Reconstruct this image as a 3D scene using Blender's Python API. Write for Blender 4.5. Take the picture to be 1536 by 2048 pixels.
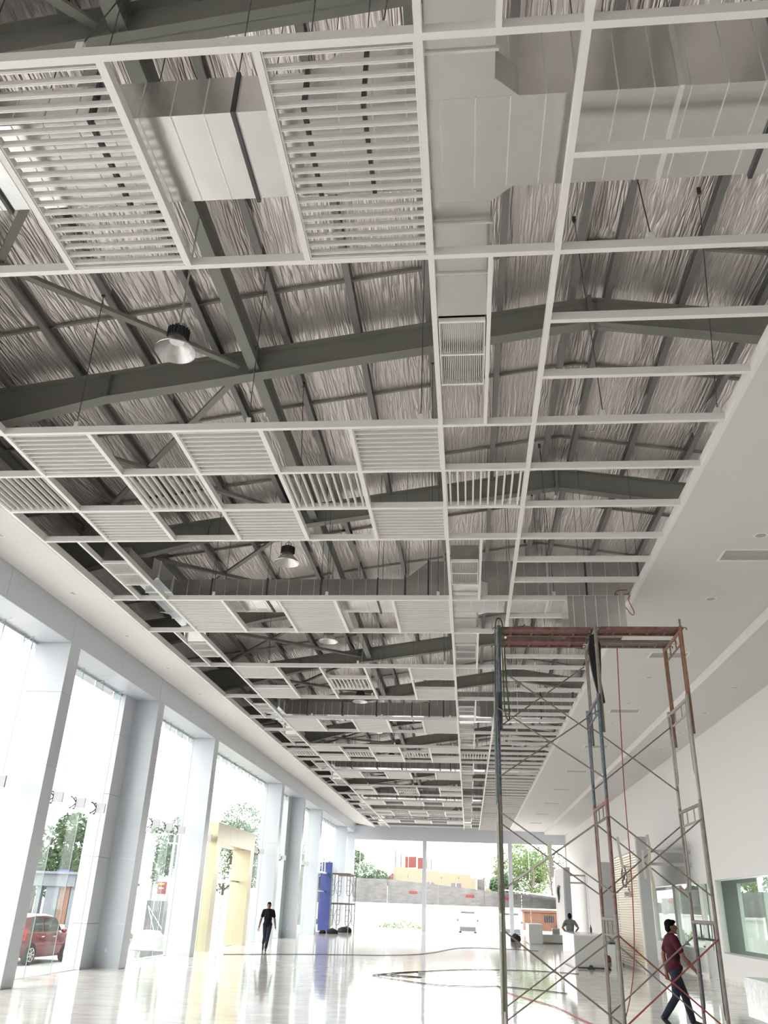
import bpy, bmesh, math, random
from mathutils import Vector, Matrix, noise as mnoise
random.seed(7)
S = bpy.context.scene
for o in list(bpy.data.objects): bpy.data.objects.remove(o)
COL = S.collection

# ------------------------------------------------------------------ camera
FPX = 1627.82; RX, RY, RZ = 0.448973, -0.037628, 0.109649
CAM = Vector((6.2983, 0.0, 1.7591)); ZC = 7.391
def cam_axes():
    r = Matrix.Rotation(RZ, 3, 'Z') @ Matrix.Rotation(RX, 3, 'X') @ Matrix.Rotation(RY, 3, 'Y')
    return r.col[0], r.col[1], r.col[2]
_r, _f, _u = cam_axes()
cd = bpy.data.cameras.new('camera'); cam = bpy.data.objects.new('camera', cd); COL.objects.link(cam)
cd.sensor_fit = 'VERTICAL'; cd.sensor_height = 36.0; cd.lens = FPX / 2048 * 36.0
cd.clip_start = 0.05; cd.clip_end = 600
m = Matrix.Identity(4)
for i in range(3):
    m[i][0] = _r[i]; m[i][1] = _u[i]; m[i][2] = -_f[i]; m[i][3] = CAM[i]
cam.matrix_world = m
S.camera = cam

# ------------------------------------------------------------------ sky, exposure
w = bpy.data.worlds.new('world'); S.world = w; w.use_nodes = True
bg = w.node_tree.nodes['Background']; bg.inputs[0].default_value = (1.0, 0.99, 0.985, 1); bg.inputs[1].default_value = 1.0
S.view_settings.view_transform = 'Standard'; S.view_settings.look = 'None'
S.view_settings.gamma = 1.0; S.view_settings.use_curve_mapping = False
S.view_settings.exposure = 2.8

# ------------------------------------------------------------------ materials
MATS = {}
def mat(name, col, rough=0.5, metal=0.0, noise=None, bump=None, spec=0.5, coat=0):
    """noise=(scale, amount, dark colour, (sx,sy,sz)); bump=(scale, strength, distance, (sx,sy,sz))"""
    m = bpy.data.materials.new(name); m.use_nodes = True; nt = m.node_tree; N = nt.nodes; L = nt.links
    b = N['Principled BSDF']
    b.inputs['Base Color'].default_value = (*col, 1); b.inputs['Roughness'].default_value = rough
    b.inputs['Metallic'].default_value = metal; b.inputs['Specular IOR Level'].default_value = spec
    if coat: b.inputs['Coat Weight'].default_value = coat; b.inputs['Coat Roughness'].default_value = 0.08
    if noise or bump:
        tc = N.new('ShaderNodeTexCoord')
    if noise:
        mp = N.new('ShaderNodeMapping'); mp.inputs['Scale'].default_value = noise[3] if len(noise) > 3 else (1, 1, 1)
        L.new(tc.outputs['Object'], mp.inputs[0])
        n = N.new('ShaderNodeTexNoise'); n.inputs['Scale'].default_value = noise[0]; n.inputs['Detail'].default_value = 5
        L.new(mp.outputs[0], n.inputs['Vector'])
        r = N.new('ShaderNodeValToRGB'); r.color_ramp.elements[0].position = 0.5 - 0.25; r.color_ramp.elements[1].position = 0.5 + 0.2
        d = noise[2]; a = noise[1]
        r.color_ramp.elements[0].color = (*[c * (1 - a) + dd * a for c, dd in zip(col, d)], 1)
        r.color_ramp.elements[1].color = (*col, 1)
        L.new(n.outputs['Fac'], r.inputs[0]); L.new(r.outputs[0], b.inputs['Base Color'])
    if bump:
        mp2 = N.new('ShaderNodeMapping'); mp2.inputs['Scale'].default_value = bump[3] if len(bump) > 3 else (1, 1, 1)
        L.new(tc.outputs['Object'], mp2.inputs[0])
        n2 = N.new('ShaderNodeTexNoise'); n2.inputs['Scale'].default_value = bump[0]; n2.inputs['Detail'].default_value = 3
        L.new(mp2.outputs[0], n2.inputs['Vector'])
        bp = N.new('ShaderNodeBump'); bp.inputs['Strength'].default_value = bump[1]; bp.inputs['Distance'].default_value = bump[2]
        L.new(n2.outputs['Fac'], bp.inputs['Height']); L.new(bp.outputs[0], b.inputs['Normal'])
    MATS[name] = m
    return m
def glass_mat(name, tint, refl=0.9):
    m = bpy.data.materials.new(name); m.use_nodes = True; nt = m.node_tree; N = nt.nodes; L = nt.links
    N.remove(N['Principled BSDF'])
    t = N.new('ShaderNodeBsdfTransparent'); t.inputs[0].default_value = (*tint, 1)
    g = N.new('ShaderNodeBsdfGlossy'); g.inputs[0].default_value = (refl, refl, refl, 1); g.inputs['Roughness'].default_value = 0.0
    lw = N.new('ShaderNodeLayerWeight'); lw.inputs['Blend'].default_value = 0.5
    pw = N.new('ShaderNodeMath'); pw.operation = 'POWER'; L.new(lw.outputs['Facing'], pw.inputs[0]); pw.inputs[1].default_value = 5.0
    f = N.new('ShaderNodeMath'); f.operation = 'MULTIPLY_ADD'; L.new(pw.outputs[0], f.inputs[0]); f.inputs[1].default_value = 0.7; f.inputs[2].default_value = 0.03
    mx = N.new('ShaderNodeMixShader'); L.new(f.outputs[0], mx.inputs[0]); L.new(t.outputs[0], mx.inputs[1]); L.new(g.outputs[0], mx.inputs[2])
    L.new(mx.outputs[0], N['Material Output'].inputs[0]); MATS[name] = m
    return m
def foil_mat():
    m = bpy.data.materials.new('foil'); m.use_nodes = True; nt = m.node_tree; N = nt.nodes; L = nt.links
    b = N['Principled BSDF']; b.inputs['Base Color'].default_value = (0.93, 0.87, 0.845, 1)
    b.inputs['Metallic'].default_value = 0.8; b.inputs['Roughness'].default_value = 0.36
    tc = N.new('ShaderNodeTexCoord')
    # long creases that run along the sheet, broken up by a slower noise
    mp = N.new('ShaderNodeMapping'); mp.inputs['Scale'].default_value = (13.0, 0.75, 13.0); L.new(tc.outputs['Object'], mp.inputs[0])
    n1 = N.new('ShaderNodeTexNoise'); n1.inputs['Scale'].default_value = 1.0; n1.inputs['Detail'].default_value = 2.0; n1.inputs['Distortion'].default_value = 0.35
    L.new(mp.outputs[0], n1.inputs['Vector'])
    # ridged: abs(n-0.5)
    s1 = N.new('ShaderNodeMath'); s1.operation = 'SUBTRACT'; L.new(n1.outputs['Fac'], s1.inputs[0]); s1.inputs[1].default_value = 0.5
    a1 = N.new('ShaderNodeMath'); a1.operation = 'ABSOLUTE'; L.new(s1.outputs[0], a1.inputs[0])
    p1 = N.new('ShaderNodeMath'); p1.operation = 'POWER'; L.new(a1.outputs[0], p1.inputs[0]); p1.inputs[1].default_value = 0.55
    n2 = N.new('ShaderNodeTexNoise'); n2.inputs['Scale'].default_value = 0.8; n2.inputs['Detail'].default_value = 1.5
    L.new(tc.outputs['Object'], n2.inputs['Vector'])
    ad = N.new('ShaderNodeMath'); ad.operation = 'MULTIPLY_ADD'; L.new(n2.outputs['Fac'], ad.inputs[0]); ad.inputs[1].default_value = 1.2; L.new(p1.outputs[0], ad.inputs[2])
    bp = N.new('ShaderNodeBump'); bp.inputs['Strength'].default_value = 1.0; bp.inputs['Distance'].default_value = 0.042
    L.new(ad.outputs[0], bp.inputs['Height']); L.new(bp.outputs[0], b.inputs['Normal'])
    MATS['foil'] = m
def floor_mat():
    m = bpy.data.materials.new('floor_tile'); m.use_nodes = True; nt = m.node_tree; N = nt.nodes; L = nt.links
    b = N['Principled BSDF']; b.inputs['Roughness'].default_value = 0.07; b.inputs['Specular IOR Level'].default_value = 0.6
    tc = N.new('ShaderNodeTexCoord'); mp = N.new('ShaderNodeMapping'); mp.inputs['Scale'].default_value = (0.7, 1.6, 1); mp.inputs['Rotation'].default_value = (0, 0, 0.35)
    L.new(tc.outputs['Object'], mp.inputs[0])
    n = N.new('ShaderNodeTexNoise'); n.inputs['Scale'].default_value = 1.3; n.inputs['Detail'].default_value = 9; n.inputs['Distortion'].default_value = 1.6
    L.new(mp.outputs[0], n.inputs['Vector'])
    r = N.new('ShaderNodeValToRGB'); e = r.color_ramp.elements
    e[0].position = 0.36; e[0].color = (0.74, 0.68, 0.62, 1); e[1].position = 0.62; e[1].color = (0.89, 0.86, 0.825, 1)
    L.new(n.outputs['Fac'], r.inputs[0])
    br = N.new('ShaderNodeTexBrick'); br.offset = 0; br.inputs['Scale'].default_value = 1.0
    br.inputs['Brick Width'].default_value = 0.8; br.inputs['Row Height'].default_value = 0.8; br.inputs['Mortar Size'].default_value = 0.0025
    br.inputs['Color1'].default_value = (1, 1, 1, 1); br.inputs['Color2'].default_value = (0.95, 0.95, 0.95, 1); br.inputs['Mortar'].default_value = (0.75, 0.73, 0.7, 1)
    L.new(tc.outputs['Object'], br.inputs['Vector'])
    mx = N.new('ShaderNodeMixRGB'); mx.blend_type = 'MULTIPLY'; mx.inputs[0].default_value = 1; L.new(r.outputs[0], mx.inputs[1]); L.new(br.outputs['Color'], mx.inputs[2])
    L.new(mx.outputs[0], b.inputs['Base Color'])
    n3 = N.new('ShaderNodeTexNoise'); n3.inputs['Scale'].default_value = 2.2; n3.inputs['Detail'].default_value = 2; L.new(tc.outputs['Object'], n3.inputs['Vector'])
    bp = N.new('ShaderNodeBump'); bp.inputs['Strength'].default_value = 0.12; bp.inputs['Distance'].default_value = 0.02
    L.new(n3.outputs['Fac'], bp.inputs['Height']); L.new(bp.outputs[0], b.inputs['Normal'])
    MATS['floor_tile'] = m
foil_mat(); floor_mat()
mat('white_paint', (0.80, 0.785, 0.765), 0.45)
mat('slat_paint', (0.80, 0.785, 0.765), 0.45)
mat('gypsum', (0.68, 0.665, 0.65), 0.85, spec=0.2)
mat('wall_white', (0.68, 0.665, 0.65), 0.85, spec=0.2)
mat('steel_primer', (0.27, 0.275, 0.245), 0.5, noise=(2.0, 0.2, (0.17, 0.175, 0.16)))
mat('purlin_steel', (0.25, 0.25, 0.24), 0.5, 0.2)
mat('wire_steel', (0.16, 0.16, 0.16), 0.4, 0.6)
mat('galvanized', (0.70, 0.705, 0.695), 0.2, 1.0, noise=(3.0, 0.25, (0.48, 0.50, 0.51)), bump=(1.7, 0.35, 0.03))
mat('galv_rib', (0.80, 0.80, 0.79), 0.4, 0.6)
mat('flange_dark', (0.09, 0.095, 0.10), 0.5, 0.5)
mat('cladding', (0.54, 0.565, 0.615), 0.3)
mat('aluminium', (0.66, 0.67, 0.69), 0.3, 0.8)
mat('lamp_reflector', (0.62, 0.60, 0.60), 0.32, 1.0)
mat('lamp_body', (0.06, 0.06, 0.065), 0.5, 0.3)
mat('lamp_lens', (0.85, 0.85, 0.84), 0.3)
mat('concrete', (0.35, 0.34, 0.33), 0.9, noise=(0.6, 0.2, (0.45, 0.44, 0.42)))
glass_mat('glass_clear', (0.98, 0.985, 0.98))
glass_mat('glass_green', (0.86, 0.93, 0.89))
glass_mat('glass_fin', (0.90, 0.955, 0.93))
mat('glass_edge', (0.30, 0.38, 0.35), 0.2)

# ------------------------------------------------------------------ helpers
WPOS = {}
def tag(o, label=None, cat=None, group=None, kind=None):
    if label: o['label'] = label
    if cat: o['category'] = cat
    if group: o['group'] = group
    if kind: o['kind'] = kind
    return o
def wp(o): return WPOS[o.name] if o is not None else Vector((0, 0, 0))
def link(o, parent=None, loc=(0, 0, 0)):
    COL.objects.link(o); loc = Vector(loc)
    if parent is not None: o.parent = parent
    o.location = loc - wp(parent); WPOS[o.name] = loc
    return o
def thing(name, loc, label, cat, group=None):
    return tag(link(bpy.data.objects.new(name, None), None, loc), label, cat, group)
class MB:
    def __init__(s): s.v = []; s.f = []
    def quadbox(s, c):      # 8 corners: bottom 4 ccw, top 4 ccw
        n = len(s.v); s.v += [tuple(p) for p in c]
        for q in ((3, 2, 1, 0), (4, 5, 6, 7), (0, 1, 5, 4), (1, 2, 6, 5), (2, 3, 7, 6), (3, 0, 4, 7)): s.f.append(tuple(n + i for i in q))
        return s
    def box(s, x0, x1, y0, y1, z0, z1):
        return s.quadbox([(x0, y0, z0), (x1, y0, z0), (x1, y1, z0), (x0, y1, z0), (x0, y0, z1), (x1, y0, z1), (x1, y1, z1), (x0, y1, z1)])
    def obox(s, c, ax, ay, az, hx, hy, hz):
        c = Vector(c); ax = Vector(ax).normalized() * hx; ay = Vector(ay).normalized() * hy; az = Vector(az).normalized() * hz
        return s.quadbox([c - ax - ay - az, c + ax - ay - az, c + ax + ay - az, c - ax + ay - az, c - ax - ay + az, c + ax - ay + az, c + ax + ay + az, c - ax + ay + az])
    def bar(s, a, b, wdt, hgt, up=(0, 0, 1)):
        a = Vector(a); b = Vector(b); d = (b - a); up = Vector(up); sd = d.cross(up)
        if sd.length < 1e-5: sd = d.cross(Vector((1, 0, 0)))
        u2 = sd.cross(d)
        return s.obox((a + b) / 2, d, sd, u2, d.length / 2, wdt / 2, hgt / 2)
    def tube(s, pts, r, n=8, caps=True):
        pts = [Vector(p) for p in pts]; rs = r if isinstance(r, (list, tuple)) else [r] * len(pts)
        base = len(s.v); prev = None
        for i, p in enumerate(pts):
            d = (pts[min(i + 1, len(pts) - 1)] - pts[max(i - 1, 0)]).normalized()
            if prev is None:
                ref = Vector((0, 0, 1)) if abs(d.z) < 0.9 else Vector((1, 0, 0)); sd = d.cross(ref).normalized()
            else:
                sd = (prev - d * prev.dot(d)).normalized()
            prev = sd; u = d.cross(sd)
            for k in range(n):
                a = 2 * math.pi * k / n; s.v.append(tuple(p + (sd * math.cos(a) + u * math.sin(a)) * rs[i]))
        for i in range(len(pts) - 1):
            for k in range(n):
                a = base + i * n + k; b = base + i * n + (k + 1) % n
                s.f.append((a, b, b + n, a + n))
        if caps:
            s.f.append(tuple(base + k for k in reversed(range(n)))); s.f.append(tuple(base + (len(pts) - 1) * n + k for k in range(n)))
        return s
    def lathe(s, prof, c=(0, 0, 0), n=24):
        c = Vector(c); base = len(s.v)
        for r, z in prof:
            for k in range(n):
                a = 2 * math.pi * k / n; s.v.append((c.x + r * math.cos(a), c.y + r * math.sin(a), c.z + z))
        for i in range(len(prof) - 1):
            for k in range(n):
                a = base + i * n + k; b = base + i * n + (k + 1) % n
                s.f.append((a, b, b + n, a + n))
        return s
    def poly(s, pts):
        n = len(s.v); s.v += [tuple(p) for p in pts]; s.f.append(tuple(range(n, n + len(pts)))); return s
    def prism(s, pts, off):
        off = Vector(off); n = len(s.v); k = len(pts); s.v += [tuple(p) for p in pts] + [tuple(Vector(p) + off) for p in pts]
        s.f.append(tuple(range(n, n + k))); s.f.append(tuple(reversed(range(n + k, n + 2 * k))))
        for i in range(k): s.f.append((n + i, n + k + i, n + k + (i + 1) % k, n + (i + 1) % k))
        return s
    def mesh(s, name, mname, smooth=False, origin=(0, 0, 0)):
        o = Vector(origin); me = bpy.data.meshes.new(name)
        me.from_pydata([tuple(Vector(p) - o) for p in s.v], [], s.f); me.materials.append(MATS[mname])
        bm = bmesh.new(); bm.from_mesh(me); bmesh.ops.recalc_face_normals(bm, faces=bm.faces); bm.to_mesh(me); bm.free()
        if smooth:
            for p in me.polygons: p.use_smooth = True
            try: me.set_sharp_from_angle(angle=math.radians(40))
            except Exception: pass
        return me
    def build(s, name, mname, parent=None, smooth=False, base=None):
        xs = [p[0] for p in s.v]; ys = [p[1] for p in s.v]; zs = [p[2] for p in s.v]
        o = base if base is not None else ((min(xs) + max(xs)) / 2, (min(ys) + max(ys)) / 2, min(zs))
        return link(bpy.data.objects.new(name, s.mesh(name, mname, smooth, o)), parent, o)
def inst(name, me, parent, loc): return link(bpy.data.objects.new(name, me), parent, loc)
def struct(o): o['kind'] = 'structure'; return o
def copy_tree(o, loc, parent=None):
    c = o.copy(); COL.objects.link(c); c.parent = parent
    if parent is None: c.location = Vector(loc)
    WPOS[c.name] = Vector(loc)
    for ch in o.children: copy_tree(ch, Vector(loc) + ch.location, c)
    return c

NTH = ['first', 'second', 'third', 'fourth', 'fifth', 'sixth', 'seventh', 'eighth', 'ninth', 'tenth', 'eleventh', 'twelfth', 'thirteenth', 'fourteenth', 'fifteenth', 'sixteenth', 'seventeenth', 'eighteenth', 'nineteenth', 'twentieth', 'twenty-first', 'twenty-second', 'twenty-third', 'twenty-fourth']
# ------------------------------------------------------------------ main dimensions (metres)
YB, YE = -9.0, 70.6            # back and end of the hall
XW, XG = -2.83, -3.67          # inner face of the facade columns, glass plane
XR = 14.0                      # right wall
APX, SLO = 8.45, 0.153         # ridge line, roof slope
def roofz(x, za=11.42): return za - SLO * abs(x - APX)
T0, LA, LG, LC = 3.784, 2.219, 3.07, 3.637
PER = 12.0

# ------------------------------------------------------------------ floor and ground
fl = MB().box(XG - 0.25, 18.0, YB, YE, -0.4, 0.0); struct(fl.build('floor', 'floor_tile', base=(0, 0, 0)))
g = MB().box(-140, 140, -80, 220, -0.8, -0.42); struct(g.build('ground', 'concrete', base=(0, 0, 0)))

# ------------------------------------------------------------------ roof: foil sheets, purlins, rafters, struts, bracing
roof = struct(link(bpy.data.objects.new('ceiling', None), None, (APX, 30, 9)))
XL, XRR = -4.6, 17.0
rafter_y = [5.25 + 6 * k for k in range(-2, 12)]
ties = sorted([y + 2.05 for y in rafter_y] + [y + 4.8 for y in rafter_y])
ties = [t for t in ties if YB < t < YE]
edges = [YB] + ties + [YE]
purl = [APX - 0.3 - 1.215 * i for i in range(11)] + [APX + 0.3 + 1.2 * i for i in range(8)]
def foil_sheet(y0, y1, x0, x1, sag):
    me = MB(); nx, ny = 44, 7
    for j in range(ny + 1):
        t = j / ny
        for i in range(nx + 1):
            x = x0 + (x1 - x0) * i / nx; y = y0 + (y1 - y0) * t
            z = roofz(x) - sag * 4 * t * (1 - t) * (0.6 + 0.8 * mnoise.noise(Vector((x * 0.9, y * 0.5, 3)))) + 0.012 * mnoise.noise(Vector((x * 3, y * 0.7, 9)))
            me.v.append((x, y, z))
    for j in range(ny):
        for i in range(nx):
            a = j * (nx + 1) + i; me.f.append((a, a + 1, a + nx + 2, a + nx + 1))
    return me
for j in range(len(edges) - 1):
    for (a, b) in ((XL, APX), (APX, XRR)):
        o = foil_sheet(edges[j], edges[j + 1] , a, b, 0.085).build('foil_sheet', 'foil', roof, smooth=True, base=(0, 0, 0))
for t in ties:                 # angle straps that hold the foil, one run per slope
    for (a, b) in ((XL, APX), (APX, XRR)):
        mb = MB(); mb.bar((a, t, roofz(a) - 0.035), (b, t, roofz(b) - 0.035), 0.045, 0.05)
        mb.build('strap', 'steel_primer', roof)
# metal deck above the foil keeps daylight out
struct(MB().prism([(XL - .6, YB - .4, roofz(XL - .6) + .12), (APX, YB - .4, roofz(APX) + .12), (XRR + .6, YB - .4, roofz(XRR + .6) + .12), (XRR + .6, YB - .4, roofz(XRR + .6) + .2), (APX, YB - .4, roofz(APX) + .2), (XL - .6, YB - .4, roofz(XL - .6) + .2)], (0, YE - YB + .8, 0)).build('roof_deck', 'purlin_steel', base=(APX, 30, 9)))

def c_channel(x, y0, y1, ztop, wdt=0.075, hgt=0.2, t=0.012, flip=1):
    mb = MB(); x0 = x - wdt / 2; x1 = x + wdt / 2
    mb.box(x0, x1, y0, y1, ztop - t, ztop); mb.box(x0, x1, y0, y1, ztop - hgt, ztop - hgt + t)
    xa = x0 if flip > 0 else x1 - t; mb.box(xa, xa + t, y0, y1, ztop - hgt + t, ztop - t)
    xb = x1 - t if flip > 0 else x0; mb.box(xb, xb + t, y0, y1, ztop - hgt + t, ztop - hgt + 0.035)
    return mb
for i, x in enumerate(purl):
    o = c_channel(x, YB + .1, YE - .1, roofz(x) - 0.035, wdt=0.1, hgt=0.21, flip=1 if x < APX else -1).build('roof_purlin', 'purlin_steel')
    tag(o, ('dark grey steel purlin, %s from the ridge on the %s side' % (NTH[i if i < 11 else i - 11], 'window-wall' if i < 11 else 'white-wall')), 'beam', 'steel purlins under the roof')

def rafter(y):
    r = thing('roof_rafter', (APX, y, 8.4), 'deep grey-green steel roof rafter, %s counted from the far glazed end' % NTH[len(rafter_y) - 1 - rafter_y.index(y)], 'beam', 'pitched steel rafters across the hall')
    top = lambda x: roofz(x) - 0.25
    bot = lambda x: (roofz(x) - 0.25 - 0.50) if x > 0.2 else (roofz(x) - 0.75 - 0.11 * (0.2 - x))
    xs = [-3.6, 0.2, APX]
    fw = 0.11
    for sgn in (1, -1):
        X_ = xs if sgn > 0 else [APX, 2 * APX - 0.2, 2 * APX + 3.6]
        bt = (lambda x: bot(x)) if sgn > 0 else (lambda x: bot(2 * APX - x))
        tp = (lambda x: top(x)) if sgn > 0 else (lambda x: top(2 * APX - x))
        w_ = MB(); w_.prism([(x, y - 0.006, bt(x)) for x in X_] + [(x, y - 0.006, tp(x)) for x in reversed(X_)], (0, 0.012, 0)); w_.build('web', 'steel_primer', r)
        for i in range(len(X_) - 1):
            a, b = X_[i], X_[i + 1]
            MB().quadbox([(a, y - fw, bt(a)), (b, y - fw, bt(b)), (b, y + fw, bt(b)), (a, y + fw, bt(a)), (a, y - fw, bt(a) + .016), (b, y - fw, bt(b) + .016), (b, y + fw, bt(b) + .016), (a, y + fw, bt(a) + .016)]).build('bottom_flange', 'steel_primer', r)
        a, b = X_[0], X_[-1]
        MB().quadbox([(a, y - fw, tp(a)), (b, y - fw, tp(b)), (b, y + fw, tp(b)), (a, y + fw, tp(a)), (a, y - fw, tp(a) + .016), (b, y - fw, tp(b) + .016), (b, y + fw, tp(b) + .016), (a, y + fw, tp(a) + .016)]).build('top_flange', 'steel_primer', r)
        for x in ((0.2, 2.75) if sgn > 0 else (2 * APX - 0.2,)):
            MB().box(x - .008, x + .008, y - fw + .01, y + fw - .01, bt(x) + .016, tp(x)).build('stiffener', 'steel_primer', r)
    MB().box(APX - .03, APX + .03, y - fw - .02, y + fw + .02, bot(APX) - 0.1, top(APX) + .05).build('apex_plate', 'steel_primer', r)
for y in rafter_y: rafter(y)
# longitudinal strut beam between the rafters
for i in range(len(rafter_y) - 1):
    y0, y1 = rafter_y[i] + .01, rafter_y[i + 1] - .01; zb = roofz(2.75) - 0.66; x = 2.75
    mb = MB().box(x - .09, x + .09, y0, y1, zb, zb + .014).box(x - .09, x + .09, y0, y1, zb + .36, zb + .374).box(x - .006, x + .006, y0, y1, zb + .014, zb + .36)
    tag(mb.build('strut_beam', 'steel_primer'), 'grey steel strut beam in the %s rafter bay from the far glazed end' % NTH[len(rafter_y) - 2 - i], 'beam', 'strut beams between rafters')
    if -1 < y0 < 60:
        for a, b in (((2.5, y1 - .1), (-2.9, y0 + .1)), ((2.5, y0 + .1), (-2.9, y1 - .1))):
            za, zb2 = roofz(2.5) - 0.50, roofz(-2.9) - 0.20
            dz = -0.06 if a[1] > y0 + 3 else 0.02
            mb = MB().bar((a[0], a[1], za + dz), (b[0], b[1], zb2 + dz), 0.11, 0.05)
            mb.bar((a[0], a[1], za + dz + .05), (b[0], b[1], zb2 + dz + .05), 0.012, 0.06)
            tag(mb.build('roof_brace', 'steel_primer'), 'diagonal roof brace %s the far glazed end, %s rafter bay from there' % ('climbing towards' if a[1] > y0 + 3 else 'climbing away from', NTH[len(rafter_y) - 2 - i]), 'brace', 'diagonal roof braces')

# ------------------------------------------------------------------ soffits
SZ = 0.06
ZL0, ZL1 = ZC - 0.005, ZC + 0.285
def zleft(x): return ZL0 + (ZL1 - ZL0) * (-1.23 - x) / (-1.23 + 2.825)
o = MB().prism([(-2.825, YB, ZL1), (-1.23, YB, ZL0), (-1.23, YB, ZL0 + SZ), (-2.825, YB, ZL1 + SZ)], (0, YE - YB, 0)); struct(o.build('trim_1', 'gypsum'))
MB2 = MB().box(-1.23, -1.17, YB, YE, ZC, ZC + 0.14); struct(MB2.build('trim_2', 'white_paint'))
XS1, ZS2 = 12.35, 7.17
o = MB().box(9.63, XS1, YB, YE, ZC - 0.005, ZC + SZ).box(XS1 - .02, XS1 + .04, YB, YE, ZS2, ZC + SZ).box(XS1 + .04, XR, YB, YE, ZS2, ZS2 + SZ); struct(o.build('trim_3', 'gypsum'))
struct(MB().box(9.57, 9.63, YB, YE, ZC - 0.01, ZC + 0.14).build('trim_4', 'white_paint'))

# ------------------------------------------------------------------ suspended grid
GW, GH = 0.058, 0.10
grid = thing('ceiling_grid', (4.2, 35, ZC), 'white metal ceiling grid hung below the foil roof', 'ceiling grid')
def runner(x0, x1, y0, y1, lift=0.0): 
    return MB().box(x0, x1, y0, y1, ZC + lift, ZC + GH).build('runner', 'white_paint', grid)
hw = GW / 2
def tline(k, i):                   # i: 0 louvre start, 1 louvre end, 2 checker start, 2+1/3.., 3 checker end
    b = T0 + PER * k
    return {0: b, 1: b + LA, 2: b + LA + LG, 2.33: b + LA + LG + LC / 3, 2.67: b + LA + LG + 2 * LC / 3, 3: b + LA + LG + LC}[i]
GY0 = tline(-1, 3)
for x in (0.0, 6.0, 7.2):
    runner(x - hw, x + hw, GY0, YE)
ES, EE = -1.17, 9.57
CX = [c * 1.2 for c in range(-1, 7)] + [9.6]
allT = []
for k in range(-1, 6):
    for i in (0, 1, 2, 3):
        y = tline(k, i)
        if GY0 - .1 <= y < YE - 0.3: allT.append(y)
for y in allT: runner(ES, EE, y - hw, y + hw, 0.0012)
def sub(y, x0, x1): runner(x0 + hw, x1 - hw, y - hw, y + hw, 0.0012)
for k in range(-1, 6):
    # rows between line B and the soffit
    rows = [tline(k, 0) + LA / 2, tline(k, 1) + LG / 3, tline(k, 1) + 2 * LG / 3, tline(k, 2.33), tline(k, 2.67), tline(k, 3) + LG / 3, tline(k, 3) + 2 * LG / 3]
    for y in rows:
        if GY0 < y < YE - .3: runner(7.2 + hw, EE, y - hw, y + hw, 0.0012)
    if k < 0: continue
    y0, y1 = tline(k, 0), tline(k, 1)
    for c in (1, 2, 3, 4): runner(c * 1.2 - hw, c * 1.2 + hw, y0 + hw, y1 - hw, 0.0006)
    if k == 5: continue
    y0, y1 = tline(k, 2), tline(k, 3)
    for c in (1, 2, 3, 4): runner(c * 1.2 - hw, c * 1.2 + hw, y0 + hw, y1 - hw, 0.0006)
    if k % 2 == 0:
        for i in (2.33, 2.67):
            for c in range(-1, 6): sub(tline(k, i), c * 1.2, c * 1.2 + 1.2)
    else:
        for i in (2.33, 2.67):
            for c in (0, 2, 4): sub(tline(k, i), c * 1.2, c * 1.2 + 1.2)
# narrow runners beside the air diffusers in the gap bands
for k in range(-1, 6):
    for (a, b) in ((tline(k, 1), tline(k, 2)), (tline(k, 3), tline(k + 1, 0))):
        if b < 0.5 or b > YE: continue
        for x in (6.575, -0.575): runner(x - .022, x + .022, a + hw, min(b, YE) - hw, 0.0006)

# ------------------------------------------------------------------ louvre panels
SW, SD = 0.026, 0.066
def slat_mesh(L, along):
    bm = bmesh.new()
    bmesh.ops.create_cube(bm, size=1)
    sx, sy = (L, SW) if along == 'x' else (SW, L)
    bmesh.ops.scale(bm, vec=(sx, sy, SD), verts=bm.verts); bmesh.ops.translate(bm, vec=(0, 0, SD / 2), verts=bm.verts)
    es = [e for e in bm.edges if abs((e.verts[0].co - e.verts[1].co).dot(Vector((1, 0, 0) if along == 'x' else (0, 1, 0)))) > L * .9]
    bmesh.ops.bevel(bm, geom=es, offset=0.009, segments=2, affect='EDGES')
    me = bpy.data.meshes.new('slat'); bm.to_mesh(me); bm.free(); me.materials.append(MATS['slat_paint'])
    return me
PW = 1.2 - GW - 0.004
SLX = slat_mesh(PW - .024, 'x')
COLN = {-1: 'beside the left soffit', 0: 'nearest the left soffit', 1: 'second column from left soffit', 2: 'middle column', 3: 'fourth column from left soffit', 4: 'next to the duct line', 5: 'on the duct line'}
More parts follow.
